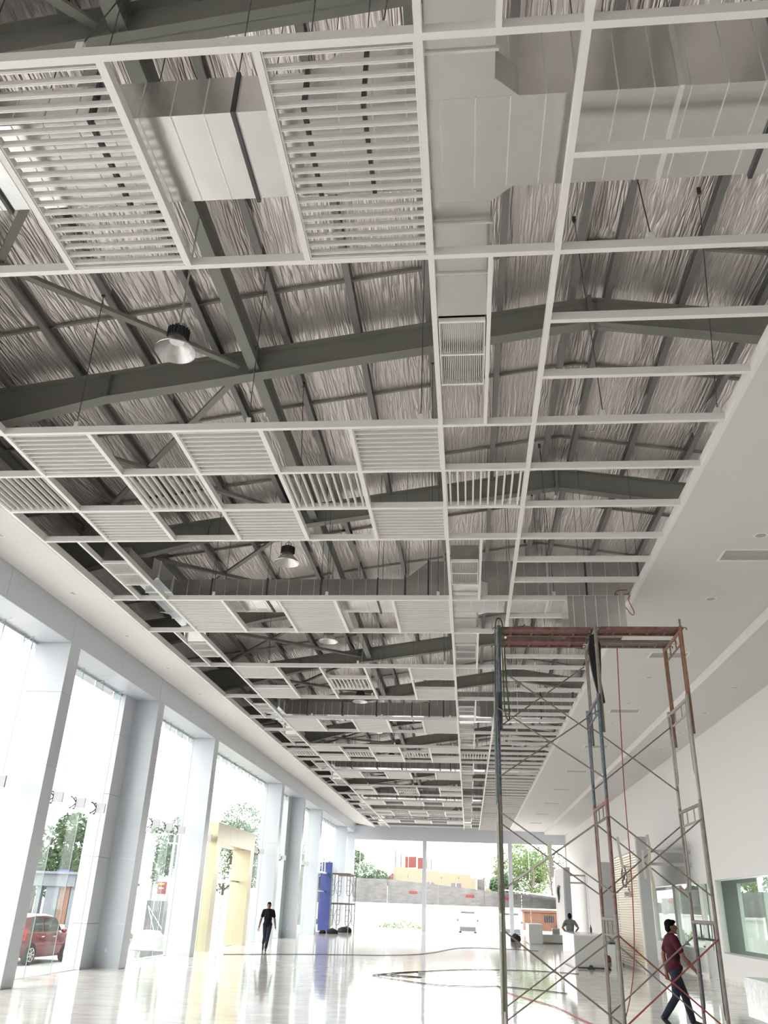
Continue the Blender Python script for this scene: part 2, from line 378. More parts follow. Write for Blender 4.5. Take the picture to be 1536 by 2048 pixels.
def panel(x0, y0, y1, along, n, detail, label, group, extra=''):
    """a louvre panel filling the cell that starts at x0 (cell width 1.2)"""
    label = label + ' ' + COLN[round(x0 / 1.2)] + extra
    xa, xb = x0 + hw + .002, x0 + 1.2 - hw - .002; ya, yb = y0 + hw + .002, y1 - hw - .002; zb = ZC + 0.012
    p = thing('louvre_panel', ((xa + xb) / 2, (ya + yb) / 2, zb), label, 'louvre panel', group)
    t = 0.012
    fr = MB().box(xa, xa + t, ya, yb, zb, zb + .075).box(xb - t, xb, ya, yb, zb, zb + .075).box(xa + t, xb - t, ya, ya + t, zb, zb + .075).box(xa + t, xb - t, yb - t, yb, zb, zb + .075)
    fr.build('panel_frame', 'slat_paint', p)
    if detail:
        if along == 'x':
            for i in range(n): inst('slat', SLX, p, ((xa + xb) / 2, ya + (yb - ya) * (i + 0.5) / n, zb + .004))
        else:
            me = slat_mesh(yb - ya - .024, 'y')
            for i in range(n): inst('slat', me, p, (xa + (xb - xa) * (i + 0.5) / n, (ya + yb) / 2, zb + .004))
    else:
        s = MB()
        for i in range(n):
            if along == 'x':
                y = ya + (yb - ya) * (i + 0.5) / n; s.box(xa + t, xb - t, y - SW / 2, y + SW / 2, zb + .004, zb + .004 + SD)
            else:
                x = xa + (xb - xa) * (i + 0.5) / n; s.box(x - SW / 2, x + SW / 2, ya + t, yb - t, zb + .004, zb + .004 + SD)
        s.build('slats', 'slat_paint', p)['kind'] = 'stuff'
ORD = ['first', 'second', 'third', 'fourth', 'fifth', 'sixth']
for k in range(6):
    for c in (0, 2, 4):
        panel(c * 1.2, tline(k, 0), tline(k, 1), 'x', 20, k == 0, 'long white louvre panel, %s long row,' % ORD[k], 'long louvre panels, %s row' % ORD[k])
for k in range(5):
    rows = [(tline(k, 2), tline(k, 2.33)), (tline(k, 2.33), tline(k, 2.67)), (tline(k, 2.67), tline(k, 3))]
    bay = ORD[k]
    if k % 2 == 0:
        for r in (0, 2):
            for c in (0, 2, 4): panel(c * 1.2, *rows[r], 'x', 10, k == 0, 'crosswise-slatted square louvre, %s line of %s checkered bay,' % ('near' if r == 0 else 'far', bay), 'crosswise square louvres, %s bay' % bay)
        for c in (-1, 1, 3, 5): panel(c * 1.2, *rows[1], 'y', 10, k == 0, 'lengthwise-slatted square louvre of %s checkered bay,' % bay, 'lengthwise square louvres, %s bay' % bay)
    else:
        for r in (0, 2):
            for c in (0, 4): panel(c * 1.2, *rows[r], 'x', 10, False, 'crosswise-slatted square louvre, %s line of %s checkered bay,' % ('near' if r == 0 else 'far', bay), 'crosswise square louvres, %s bay' % bay)
        panel(2 * 1.2, *rows[1], 'y', 10, False, 'single lengthwise-slatted louvre of %s checkered bay,' % bay, 'lengthwise square louvres, %s bay' % bay)

# ------------------------------------------------------------------ air diffusers and ducts
def diffuser(x0, x1, y0, y1, side, k):
    z = ZC + 0.004
    d = thing('air_diffuser', ((x0 + x1) / 2, (y0 + y1) / 2, z), 'white finned air diffuser beside the %s, %s from the far glazed end' % (side, NTH[k]), 'air diffuser', 'air diffusers beside the %s' % side)
    t = 0.03
    MB().box(x0, x1, y0, y0 + t, z, z + .05).box(x0, x1, y1 - t, y1, z, z + .05).box(x0, x0 + .012, y0 + t, y1 - t, z, z + .05).box(x1 - .012, x1, y0 + t, y1 - t, z, z + .05).build('frame', 'white_paint', d)
    ym = (y0 + y1) / 2
    MB().box(x0 + .012, x1 - .012, ym - .012, ym + .012, z, z + .045).build('cross_bar', 'white_paint', d)
    f = MB(); n = 22
    for i in range(n):
        x = x0 + .012 + (x1 - x0 - .024) * (i + .5) / n; f.box(x - .0022, x + .0022, y0 + t, y1 - t, z + .006, z + .018)
    f.build('fins', 'white_paint', d)['kind'] = 'stuff'
    zt = 7.72
    b = MB()
    b.poly([(x0, y0, z + .05), (x0, y1, z + .05), (x0, y1, zt), (x0, y0, zt)]); b.poly([(x1, y0, z + .05), (x1, y1, z + .05), (x1, y1, zt), (x1, y0, zt)])
    b.poly([(x0, y0, z + .05), (x1, y0, z + .05), (x1, y0, zt), (x0, y0, zt)]); b.poly([(x0, y1, z + .05), (x1, y1, z + .05), (x1, y1, zt), (x0, y1, zt)])
    b.poly([(x0, y0, zt), (x1, y0, zt), (x1, y1, zt), (x0, y1, zt)])
    b.build('plenum_box', 'galvanized', d)
dys = [y0 for k in range(-1, 6) for y0 in (T0 + 3.19 + 12 * k, T0 + 9.94 + 12 * k) if -.5 < y0 < YE - 1.7]
for k, y0 in enumerate(reversed(dys)):
    diffuser(6.04, 6.54, y0, y0 + 1.19, 'central duct line', k); diffuser(-0.54, -0.04, y0, y0 + 1.19, 'left soffit', k)
ZD = 7.70
def duct(k):
    yc = 5.0 + 12 * k; ya, yb = yc - .46, yc + .46
    d = thing('supply_duct', (5, yc, ZD), 'galvanized sheet metal supply duct across the hall, %s from the entrance end' % ORD[k], 'duct')
    zl, zh = ZD + 0.45, ZD + 0.86
    X0, X1, X2, X3 = -0.62, 5.0, 5.5, 10.6
    MB().prism([(X0, ya, ZD), (X3, ya, ZD), (X3, ya, zh), (X2, ya, zh), (X1, ya, zl), (X0, ya, zl)], (0, yb - ya, 0)).build('trunk', 'galvanized', d)
    for (xa, xb) in ((6.03, 6.57), (-0.60, -0.05)):
        for s in (-1, 1):
            y_s = ya if s < 0 else yb
            y_e = yc + (1.62 if s > 0 else -1.76)
            if k == 0 and s < 0 and xa < 0: continue
            # flared collar then straight run, then a down-turned end over the diffuser
            zt = ZD + .36
            fl_ = 0.2
            y_f = y_s + s * .17
            MB().quadbox([(xa - (.0 if xa > 0 else fl_), y_s, ZD + .001), (xb + (fl_ if xa > 0 else .0), y_s, ZD + .001), (xb, y_f, ZD + .001), (xa, y_f, ZD + .001),
                          (xa - (.0 if xa > 0 else fl_), y_s, zt), (xb + (fl_ if xa > 0 else .0), y_s, zt), (xb, y_f, zt), (xa, y_f, zt)]).build('collar', 'galvanized', d)
            MB().box(xa, xb, min(y_f, y_e), max(y_f, y_e), ZD, zt).build('branch', 'galvanized', d)
            ye2 = y_e + s * .315
            MB().quadbox([(xa, y_e, ZD), (xb, y_e, ZD), (xb, ye2, ZD - .26), (xa, ye2, ZD - .26), (xa, y_e, zt), (xb, y_e, zt), (xb, ye2, zt - .05), (xa, ye2, zt - .05)]).build('elbow', 'galvanized', d)
            for yy in (y_s + s * .42, y_e - s * .05):
                MB().box(xa - .025, xb + .025, yy - .012, yy + .012, ZD - .02, zt + .02).build('flange', 'galv_rib', d)
    # flanged joints and stiffening seams
    xs = [x for x in (0.7, 1.95, 3.15, 4.4, 5.0, 5.5, 7.25, 8.05, 8.85, 9.95)]
    for x in xs:
        zt = zl if x <= X1 else zh
        MB().box(x - .018, x + .018, ya - .028, yb + .028, ZD - .028, zt + .02).build('flange', 'flange_dark' if x < 7 or x > 8.5 else 'galv_rib', d)
        for yy in (ya - .02, yb + .02):
            MB().tube([(x, yy, zt), (x, yy, roofz(x) - .1)], 0.006, 5).build('hanger_rod', 'wire_steel', d)
    rb = MB()
    x = X0 + .2; i = 0
    ribs = []
    while x < X3:
        zt = zl if x < X1 else (zh if x > X2 else zl + (zh - zl) * (x - X1) / (X2 - X1)); ribs.append((x, zt)); x += 0.285
    if k == 0:
        for x, zt in ribs: MB().box(x - .005, x + .005, ya - .006, yb + .003, ZD - .006, zt).build('seam_rib', 'galv_rib', d)
    else:
        for x, zt in ribs: rb.box(x - .005, x + .005, ya - .006, yb + .003, ZD - .006, zt)
        rb.build('seam_ribs', 'galv_rib', d)['kind'] = 'stuff'
for k in range(6): duct(k)

# ------------------------------------------------------------------ high-bay lamps
def lamp(loc, n):
    x, y, z = loc
    L_ = thing('high_bay_lamp', loc, 'bell-shaped aluminium high-bay lamp, %s from the far glazed end' % NTH[n], 'lamp', 'high-bay lamps above the ceiling grid')
    rim = MB().lathe([(0.245, 0), (0.25, .008), (0.24, .02), (0.10, .17), (0.10, .19)], loc, 32); rim.lathe([(0.095, .185), (0.235, .02), (0.243, .004), (.245, 0)], loc, 32)
    rim.build('reflector', 'lamp_reflector', L_, smooth=True)
    MB().lathe([(0, .15), (.088, .15), (.097, .165), (.097, .18)], loc, 24).build('lens', 'lamp_lens', L_, smooth=True)
    b = MB().lathe([(0.07, .19), (0.115, .2), (.11, .33), (.07, .36), (.0, .36)], loc, 24)
    b.build('housing', 'lamp_body', L_, smooth=True)
    fn = MB()
    for i in range(20):
        a = i * math.pi / 10; c = Vector((x + .118 * math.cos(a), y + .118 * math.sin(a), z + .27)); fn.obox(c, (math.cos(a), math.sin(a), 0), (-math.sin(a), math.cos(a), 0), (0, 0, 1), .018, .004, .06)
    fn.build('cooling_fins', 'lamp_body', L_)
    MB().tube([(x, y, z + .36), (x, y, roofz(2.75) - .66)], 0.012, 6).build('rod', 'aluminium', L_)
    MB().tube([(x - .06, y, z + .35), (x - .05, y, z + .42), (x, y, z + .44), (x + .05, y, z + .42), (x + .06, y, z + .35)], 0.008, 6).build('bracket', 'wire_steel', L_)
lys = [yy for k in range(6) for yy in (7.75 + 12 * k, 14.5 + 12 * k) if yy < YE - 1]
for n_, yy in enumerate(reversed(lys)): lamp((2.83, yy, 7.70), n_)

# ------------------------------------------------------------------ hanger rods with clips
def hanger(x, y, dx=0, dy=0, where=''):
    h_ = thing('hanger', (x, y, ZC + GH), 'hanger rod %s' % where, 'hanger', 'hanger rods above the ceiling grid')
    MB().box(x - .03, x + .03, y - .02, y + .02, ZC + GH - .01, ZC + GH + .085).build('clip', 'white_paint', h_)
    MB().tube([(x, y, ZC + GH + .06), (x + dx, y + dy, roofz(x + dx) - .16)], 0.007, 5).build('rod', 'wire_steel', h_)
    MB().box(x + dx - .025, x + dx + .025, y + dy - .02, y + dy + .02, roofz(x + dx) - .26, roofz(x + dx) - .16).build('purlin_clamp', 'flange_dark', h_)
for k in range(6):
    for yy in (tline(k, 0), tline(k, 2) if k < 5 else None):
        if yy is None: continue
        for x, dx in ((1.02, -.19), (3.43, -.1), (5.74, .0), (8.08, -.1)):
            hanger(x, yy, dx, 0.25 if yy > 5 else .9, 'at the near edge of %s %s, %s' % (ORD[k], 'long louvre row' if yy == tline(k, 0) else 'checkered bay', {1.02: 'nearest the left soffit', 3.43: 'above the middle louvre column', 5.74: 'by the central duct line', 8.08: 'over the right rungs'}[x]))
    if k < 5:
        hanger(8.08, tline(k, 1), -.1, .4, 'at far edge of %s long louvre row over right rungs' % ORD[k]); hanger(9.5, tline(k, 2), .15, -.3, 'at the right soffit edge by the %s checkered bay' % ORD[k])
        hanger(3.43, tline(k, 3), -.1, -.3, 'on the far edge of the %s checkered bay, middle column' % ORD[k]); hanger(5.74, tline(k, 3), 0, -.4, 'on the far edge of the %s checkered bay by the duct line' % ORD[k])
# ------------------------------------------------------------------ more materials
mat('wall_block', (0.36, 0.355, 0.35), 0.9)
mat('gold_panel', (0.46, 0.41, 0.28), 0.28, 0.5)
mat('blue_panel', (0.03, 0.05, 0.20), 0.35)
mat('grey_panel', (0.43, 0.43, 0.44), 0.5)
mat('counter_grey', (0.52, 0.53, 0.51), 0.4)
mat('marble_white', (0.82, 0.82, 0.82), 0.15, noise=(3.5, 0.6, (0.45, 0.45, 0.46), (1, 2, 3)))
mat('gold_slat', (0.60, 0.52, 0.40), 0.4, 0.2)
mat('chrome', (0.75, 0.75, 0.76), 0.12, 1.0)
mat('emblem_metal', (0.38, 0.37, 0.37), 0.25, 1.0)
mat('pipe_brown', (0.20, 0.165, 0.14), 0.6, 0.3, noise=(14, 0.5, (0.36, 0.33, 0.30)))
mat('pipe_red', (0.17, 0.055, 0.042), 0.6, 0.2, noise=(14, 0.55, (0.30, 0.26, 0.24)))
mat('pipe_rust', (0.24, 0.10, 0.06), 0.65, 0.2, noise=(12, 0.6, (0.34, 0.26, 0.16)))
mat('pipe_blue', (0.055, 0.075, 0.125), 0.55, 0.2, noise=(14, 0.6, (0.24, 0.24, 0.24)))
mat('pipe_grey', (0.30, 0.29, 0.265), 0.55, 0.35, noise=(14, 0.5, (0.46, 0.44, 0.41)))
mat('pipe_navy', (0.035, 0.037, 0.07), 0.5, 0.3)
mat('brace_red', (0.24, 0.055, 0.035), 0.5)
mat('rope_green', (0.07, 0.10, 0.035), 0.8)
mat('cable_red', (0.30, 0.035, 0.035), 0.5)
mat('cable_black', (0.03, 0.03, 0.03), 0.5)
mat('cloth_black', (0.018, 0.018, 0.022), 0.9)
mat('plastic_strip', (0.62, 0.60, 0.50), 0.6)
mat('office_green', (0.40, 0.45, 0.42), 0.7)
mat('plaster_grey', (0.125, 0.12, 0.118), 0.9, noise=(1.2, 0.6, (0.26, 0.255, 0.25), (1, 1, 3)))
mat('wall_outside', (0.82, 0.82, 0.80), 0.9)
mat('house_yellow', (0.30, 0.255, 0.18), 0.8)
mat('roof_red', (0.17, 0.04, 0.03), 0.7)
mat('leaf_dark', (0.055, 0.11, 0.04), 0.7, noise=(2.0, 0.5, (0.02, 0.05, 0.02)))
mat('leaf_light', (0.14, 0.22, 0.06), 0.7, noise=(2.0, 0.5, (0.05, 0.10, 0.03)))
mat('bark', (0.12, 0.09, 0.07), 0.9)
mat('skin', (0.22, 0.115, 0.075), 0.6, spec=0.3)
mat('hair', (0.008, 0.007, 0.007), 0.9, spec=0.1)
mat('shirt_black', (0.013, 0.013, 0.017), 0.95, spec=0.15)
mat('shirt_maroon', (0.062, 0.012, 0.023), 0.9, spec=0.2)
mat('shirt_grey', (0.16, 0.165, 0.165), 0.85)
mat('jeans', (0.024, 0.029, 0.046), 0.9, spec=0.2)
mat('shoe', (0.02, 0.018, 0.017), 0.5)
mat('car_red', (0.17, 0.012, 0.022), 0.25, 0.2, coat=0.5)
mat('car_glass', (0.06, 0.075, 0.08), 0.06)
mat('tyre', (0.02, 0.02, 0.02), 0.8)
mat('tail_red', (0.55, 0.02, 0.03), 0.2)
mat('van_white', (0.80, 0.80, 0.80), 0.3)
mat('van_grey', (0.13, 0.14, 0.15), 0.4)
mat('orange_paint', (0.19, 0.085, 0.045), 0.6, noise=(3, 0.5, (0.13, 0.075, 0.055)))
mat('steel_blue', (0.13, 0.15, 0.175), 0.5, 0.2, noise=(6, 0.4, (0.22, 0.23, 0.25)))
mat('sign_red', (0.22, 0.025, 0.02), 0.5)
mat('sign_yellow', (0.75, 0.5, 0.05), 0.5)
mat('paper_white', (0.8, 0.8, 0.8), 0.7)

# ------------------------------------------------------------------ walls
struct(MB().box(-4.5, -4.3, YB, YE, 7.7, 9.7).build('wall_left', 'wall_block'))
struct(MB().box(16.9, 17.1, YB, YE, 7.2, 10.2).build('wall_right_upper', 'wall_block'))
for nm, y0, y1 in (('wall_end', YE, YE + .25), ('wall_back', YB - .25, YB)):
    struct(MB().prism([(-4.5, y0, ZC + .1), (17.1, y0, ZC + .1), (17.1, y0, roofz(17.1) + .1), (APX, y0, roofz(APX) + .1), (-4.5, y0, roofz(-4.5) + .1)], (0, y1 - y0, 0)).build(nm, 'wall_block'))

# ------------------------------------------------------------------ right wall with office windows
wr = MB()
ZW0, ZW1 = 0.77, 2.80
bands = [(14.0, 28.9), (31.0, 34.55), (34.95, 38.7), (48.2, 51.3), (51.9, 55.2)]
door_gap = (29.75, 31.0 - .05)
wr.box(XR, XR + .18, YB, YE, ZW1, 7.6)
ycur = YB
for a, b in bands:
    if a - ycur > .01:
        if ycur < 29.8 < a:
            wr.box(XR, XR + .18, ycur, door_gap[0], 0, ZW1); wr.box(XR, XR + .18, door_gap[1], a, 0, ZW1)
        else: wr.box(XR, XR + .18, ycur, a, 0, ZW1)
    wr.box(XR, XR + .18, a, b, 0, ZW0); ycur = b
wr.box(XR, XR + .18, ycur, YE, 0, ZW1)
struct(wr.build('wall_right', 'wall_white', base=(XR, 30, 0)))
struct(MB().box(XR - .015, XR, YB, door_gap[0] - .02, 0, .10).box(XR - .015, XR, door_gap[1] + .02, YE, 0, .10).build('baseboard_right', 'floor_tile', base=(XR, 30, 0)))
wn = 0
def window_root(loc):
    global wn
    wn += 1
    return struct(link(bpy.data.objects.new('window_%d' % wn, None), None, loc))
for a, b in bands:
    wd = window_root((XR, (a + b) / 2, ZW0))
    MB().box(XR + .03, XR + .11, a, b, ZW0, ZW0 + .04).box(XR + .03, XR + .11, a, b, ZW1 - .04, ZW1).build('window_frame', 'aluminium', wd)
    n = max(1, round((b - a) / 2.6))
    for i in range(n):
        y0 = a + (b - a) * i / n; y1 = a + (b - a) * (i + 1) / n
        MB().box(XR + .06, XR + .07, y0 + .004, y1 - .004, ZW0 + .04, ZW1 - .04).build('pane', 'glass_green', wd)
dr = struct(link(bpy.data.objects.new('door_1', None), None, (XR, 30.3, 0)))
a, b = door_gap
MB().box(XR - .02, XR + .2, a, a + .07, 0, ZW1).box(XR - .02, XR + .2, b - .07, b, 0, ZW1).box(XR - .02, XR + .2, a + .07, b - .07, ZW1 - .07, ZW1).build('door_frame', 'wall_white', dr)
MB().box(XR + .05, XR + .09, a + .08, b - .08, 0.01, 0.8).build('lower_panel', 'counter_grey', dr)
MB().box(XR + .065, XR + .075, a + .08, b - .08, 0.8, ZW1 - .08).build('pane', 'glass_green', dr)
MB().tube([(XR + .02, a + .18, .95), (XR + .02, a + .18, 1.35)], .014, 8).build('door_handle', 'chrome', dr)
# office behind the right wall
of = MB().box(XR + .18, 18.0, 12.0, YE - 2, 3.25, 3.35)
struct(of.build('ceiling', 'gypsum', base=(16, 40, 3.25)))
wo = MB()
segs = [(12.0, 24.5), (38.8, 50.6), (56.6, YE - 2)]
for a, b in segs: wo.box(17.5, 17.65, a, b, 0, 3.25)
for a, b in ((24.5, 38.8), (50.6, 56.6)): wo.box(17.5, 17.65, a, b, 0, 0.55).box(17.5, 17.65, a, b, 3.05, 3.25)
struct(wo.build('wall_office', 'office_green', base=(17.5, 40, 0)))
struct(MB().box(XR + .18, 17.5, 11.9, 12.0, 0, 3.25).build('wall_office_side', 'office_green'))
for y in (28.3, 32.1, 35.5): struct(MB().box(17.45, 17.7, y - .12, y + .12, .55, 3.05).build('trim_%d' % (10 + int(y)), 'office_green'))
struct(MB().box(15.2, 15.6, 34.6, 35.0, 0, 3.25).build('trim_9', 'office_green'))
for a, b in ((24.5, 38.8), (50.6, 56.6)):
    wd = window_root((17.57, (a + b) / 2, .55))
    MB().box(17.57, 17.58, a, b, .55, 3.05).build('pane', 'glass_clear', wd)

# ------------------------------------------------------------------ downlights and vents in the soffits
def downlight(x, y, z, where, n=0):
    d = thing('downlight', (x, y, z), 'round recessed downlight in the %s, %s from the far glazed end' % (where, NTH[n]), 'downlight', 'downlights in the %s' % where)
    MB().lathe([(.085, -.004), (.11, -.006), (.115, 0), (.085, .0)], (x, y, z), 20).build('ring', 'white_paint', d, smooth=True)
    MB().lathe([(0, -.001), (.085, -.002), (.085, .0)], (x, y, z), 20).build('lens', 'grey_panel', d, smooth=True)
zf = ZC - 0.005
for k in range(-2, 19): downlight(-2.03, 15.75 + 3.06 * k, zleft(-2.03), 'left soffit', 18 - k) if 15.75 + 3.06 * k < YE - 1 else None
for k in range(-2, 18): downlight(11.1, 15.68 + 3.05 * k, zf, 'right soffit', 17 - k)
for k in range(-3, 16): downlight(13.28, 21.9 + 3.08 * k, ZS2, 'lower right soffit strip', 15 - k)
for k in range(-2, 8):
    y = 19.65 + 6.2 * k; x = 11.14
    v = thing('return_grille', (x, y, zf), 'grey rectangular return grille in the right soffit, %s from the far glazed end' % NTH[7 - k], 'grille', 'return air grilles in the right soffit')
    fr = MB().box(x - .46, x + .46, y - .26, y - .22, zf - .012, zf).box(x - .46, x + .46, y + .22, y + .26, zf - .012, zf).box(x - .46, x - .42, y - .22, y + .22, zf - .012, zf).box(x + .42, x + .46, y - .22, y + .22, zf - .012, zf)
    fr.build('frame', 'white_paint', v)
    MB().box(x - .42, x + .42, y - .22, y + .22, zf - .003, zf).build('core', 'grey_panel', v)
    sl = MB()
    for i in range(9): sl.box(x - .42, x + .42, y - .205 + i * .048, y - .193 + i * .048, zf - .011, zf - .003)
    sl.build('blades', 'counter_grey', v)['kind'] = 'stuff'

# ------------------------------------------------------------------ left facade
ZB0, ZB1 = 7.0, 7.78
beam = thing('facade_beam', (-3.2, 30, ZB0), 'long grey panel-clad beam above the left window wall', 'beam')
edges_b = sorted([YB, YE] + [y for y in [23.6 + 3.0 * k for k in range(-10, 16)] if YB + .5 < y < YE - .5])
for a, b in zip(edges_b[:-1], edges_b[1:]):
    MB().box(XW - .03, XW, a + .006, b - .006, ZB0, ZB1).build('face_panel', 'cladding', beam)
    MB().box(XG - .1, XW - .03, a + .006, b - .006, ZB0 - .001, ZB0 + .03).build('underside_panel', 'cladding', beam)
MB().box(XG - .5, XW - .04, YB, YE, ZB0 + .03, ZB1).build('core', 'aluminium', beam)
cols_y = [-6.4, -.4, 5.6, 11.6, 17.6, 23.6, 29.6, 41.6, 47.6, 53.6, 65.6]
def fcol(y, wing, label):
    c = thing('facade_column', (-3.2, y + .25, 0), label, 'column', 'clad columns of the left window wall')
    zj = [0, 1.05, 2.65, 4.25, 5.85, ZB0]
    x0, x1, y0, y1 = XG - .04, XW, y, y + .5
    MB().box(x0 + .02, x1 - .02, y0 + .02, y1 - .02, 0, ZB0).build('core', 'aluminium', c)
    for a, b in zip(zj[:-1], zj[1:]):
        g_ = .004
        MB().box(x0, x1, y0, y0 + .02, a + g_, b - g_).build('cladding_panel', 'cladding', c)
        MB().box(x0, x1, y1 - .02, y1, a + g_, b - g_).build('cladding_panel', 'cladding', c)
        MB().box(x1 - .02, x1, y0 + .02, y1 - .02, a + g_, b - g_).build('cladding_panel', 'cladding', c)
        MB().box(x0, x0 + .02, y0 + .02, y1 - .02, a + g_, b - g_).build('cladding_panel', 'cladding', c)
        if wing: MB().box(XG - .36, XG + .13, y0 - .8, y0 - .0, a + g_, b - g_).build('wing_panel', 'cladding', c)
    MB().box(XW - .45, XW - .40, y - .006, y, .38, .46).build('socket', 'paper_white', c)
CL = {17.6: 'grey clad facade column standing before the red car', 23.6: 'stepped grey clad facade column just beyond the red car', 29.6: 'grey clad facade column next to the yellow entrance portal',
      41.6: 'grey clad facade column after the yellow entrance portal', 47.6: 'stepped grey clad facade column halfway between the two portals', 53.6: 'grey clad facade column next to the blue portal', 65.6: 'last grey clad facade column by the far corner'}
for y in cols_y: fcol(y, y in (23.6, 47.6), CL.get(y, '%s grey clad facade column before the one by the red car' % NTH[round((17.6 - y) / 6) - 1]))
ZSP = 3.81
def spider(par, y):
    s = MB().box(XG + .13, XG + .36, y - .022, y - .012, ZSP - .12, ZSP + .12).box(XG + .13, XG + .36, y + .012, y + .022, ZSP - .12, ZSP + .12)
    o = s.build('splice_plate', 'grey_panel', par)
    a = MB()
    for sy, sz in ((-1, -1), (-1, 1), (1, -1), (1, 1)):
        a.tube([(XG + .13, y, ZSP), (XG + .08, y + sy * .06, ZSP + sz * .08), (XG + .04, y + sy * .11, ZSP + sz * .13)], [.02, .015, .012], 6)
        a.tube([(XG + .05, y + sy * .11, ZSP + sz * .13), (XG + .005, y + sy * .11, ZSP + sz * .13)], .02, 8)
    a.build('spider_arms', 'flange_dark', par)
def head_bracket(par, y):
    MB().tube([(XG + .05, y, ZB0 - .02), (XG + .05, y, ZB0 - .16), (XG + .40, y, ZB0 - .03)], .008, 5).box(XG + .02, XG + .05, y - .012, y + .012, ZB0 - .22, ZB0 - .0).build('head_bracket', 'aluminium', par)
def glaze(y0, y1, zlo=0.0, fins=True, skip=None, step=1.25):
    wd = window_root((XG, (y0 + y1) / 2, 0))
    ys = [y0]; f = []
    y = y1 - .65
    while y > y0 + .3: f.append(y); y -= step
    f = sorted(f); ys = [y0] + f + [y1]
    MB().box(XG - .03, XG + .03, y0, y1, -.01, .012).build('sill_channel', 'aluminium', wd)
    MB().box(XG - .02, XG + .02, y0, y1, ZB0 - .06, ZB0).build('head_channel', 'cladding', wd)
    for a, b in zip(ys[:-1], ys[1:]):
        for z0, z1 in ((.012, ZSP), (ZSP, ZB0 - .06)):
            if skip and z0 < 1 and a >= skip[0] - .7 and b <= skip[1] + .7: continue
            MB().box(XG - .006, XG + .006, a + .004, b - .004, z0 + .004, z1 - .004).build('pane', 'glass_clear', wd)
    for y in f:
        z0 = .012
        if skip and skip[0] - .1 < y < skip[1] + .1: z0 = 4.42
        MB().box(XG + .02, XG + .26, y - .007, y + .007, z0, ZB0 - .06).build('glass_fin', 'glass_fin', wd)
        MB().box(XG + .255, XG + .268, y - .008, y + .008, z0, ZB0 - .06).build('fin_edge', 'glass_edge', wd)
        if not (skip and skip[0] - .1 < y < skip[1] + .1): spider(wd, y)
        head_bracket(wd, y)
bay = [(YB, -6.4), (-5.9, -.4), (.1, 5.6), (6.1, 11.6), (12.1, 17.6), (18.1, 22.8), (24.1, 29.6), (42.1, 46.8), (48.1, 53.6), (66.1, YE)]
for a, b in bay: glaze(a, b)
glaze(30.1, 41.6, skip=(32.5, 38.6)); glaze(54.1, 65.6, skip=(55.6, 62.3))
# entrance portals
def portal(y0, y1, z1, mname, face, label, leafmat, jw=.55, lintel=True):
    p = thing('entrance_portal', (-3.6, (y0 + y1) / 2, 0), label, 'portal')
    xo, xi = -4.0, -3.2; zl = z1 - .72
    for a in (y0, y1 - jw):
        MB().box(xo, xi - .01, a, a + jw, 0, z1).build('jamb', mname, p)
        MB().box(xi - .01, xi, a, a + jw, 0, z1).build('jamb_face', face, p)
    if lintel:
        n = 4; a, b = y0 + jw, y1 - jw
        MB().box(xo, xi - .01, a, b, zl, z1).build('lintel', mname, p)
        for i in range(n): MB().box(xi - .01, xi, a + (b - a) * i / n + .004, a + (b - a) * (i + 1) / n - .004, zl, z1).build('lintel_panel', face, p)
    else:
        MB().box(-3.7, -3.5, y0 + jw, y1 - jw, zl - .05, zl + .04).build('lintel', 'aluminium', p)
        for i in range(5):
            y = y0 + jw + (y1 - y0 - 2 * jw) * (i + .5) / 5; MB().box(-3.66, -3.62, y - .02, y + .02, zl + .04, z1).build('stud', 'aluminium', p)
    a, b = y0 + jw, y1 - jw; n = 4
    for i in range(n):
        ya, yb = a + (b - a) * i / n, a + (b - a) * (i + 1) / n
        MB().box(-3.68, -3.668, ya + .01, yb - .01, .015, 2.4).build('door_leaf', 'glass_clear', p)
        MB().box(-3.68, -3.668, ya + .01, yb - .01, 2.46, zl - .05).build('transom_pane', 'glass_clear', p)
        if i in (1, 2):
            yy = yb - .12 if i == 1 else ya + .12
            MB().tube([(-3.61, yy, .75), (-3.61, yy, 1.75)], .018, 8).build('pull_handle', 'aluminium', p)
    MB().box(-3.72, -3.64, a, b, 2.4, 2.46).build('transom', 'aluminium', p)
portal(32.6, 38.6, 4.40, 'gold_panel', 'gold_panel', 'yellow-gold clad entrance portal in the left window wall', 'glass_clear', jw=.62)
portal(55.6, 62.3, 4.30, 'blue_panel', 'blue_panel', 'unfinished blue clad entrance portal near the far corner', 'glass_clear', jw=.5, lintel=False)

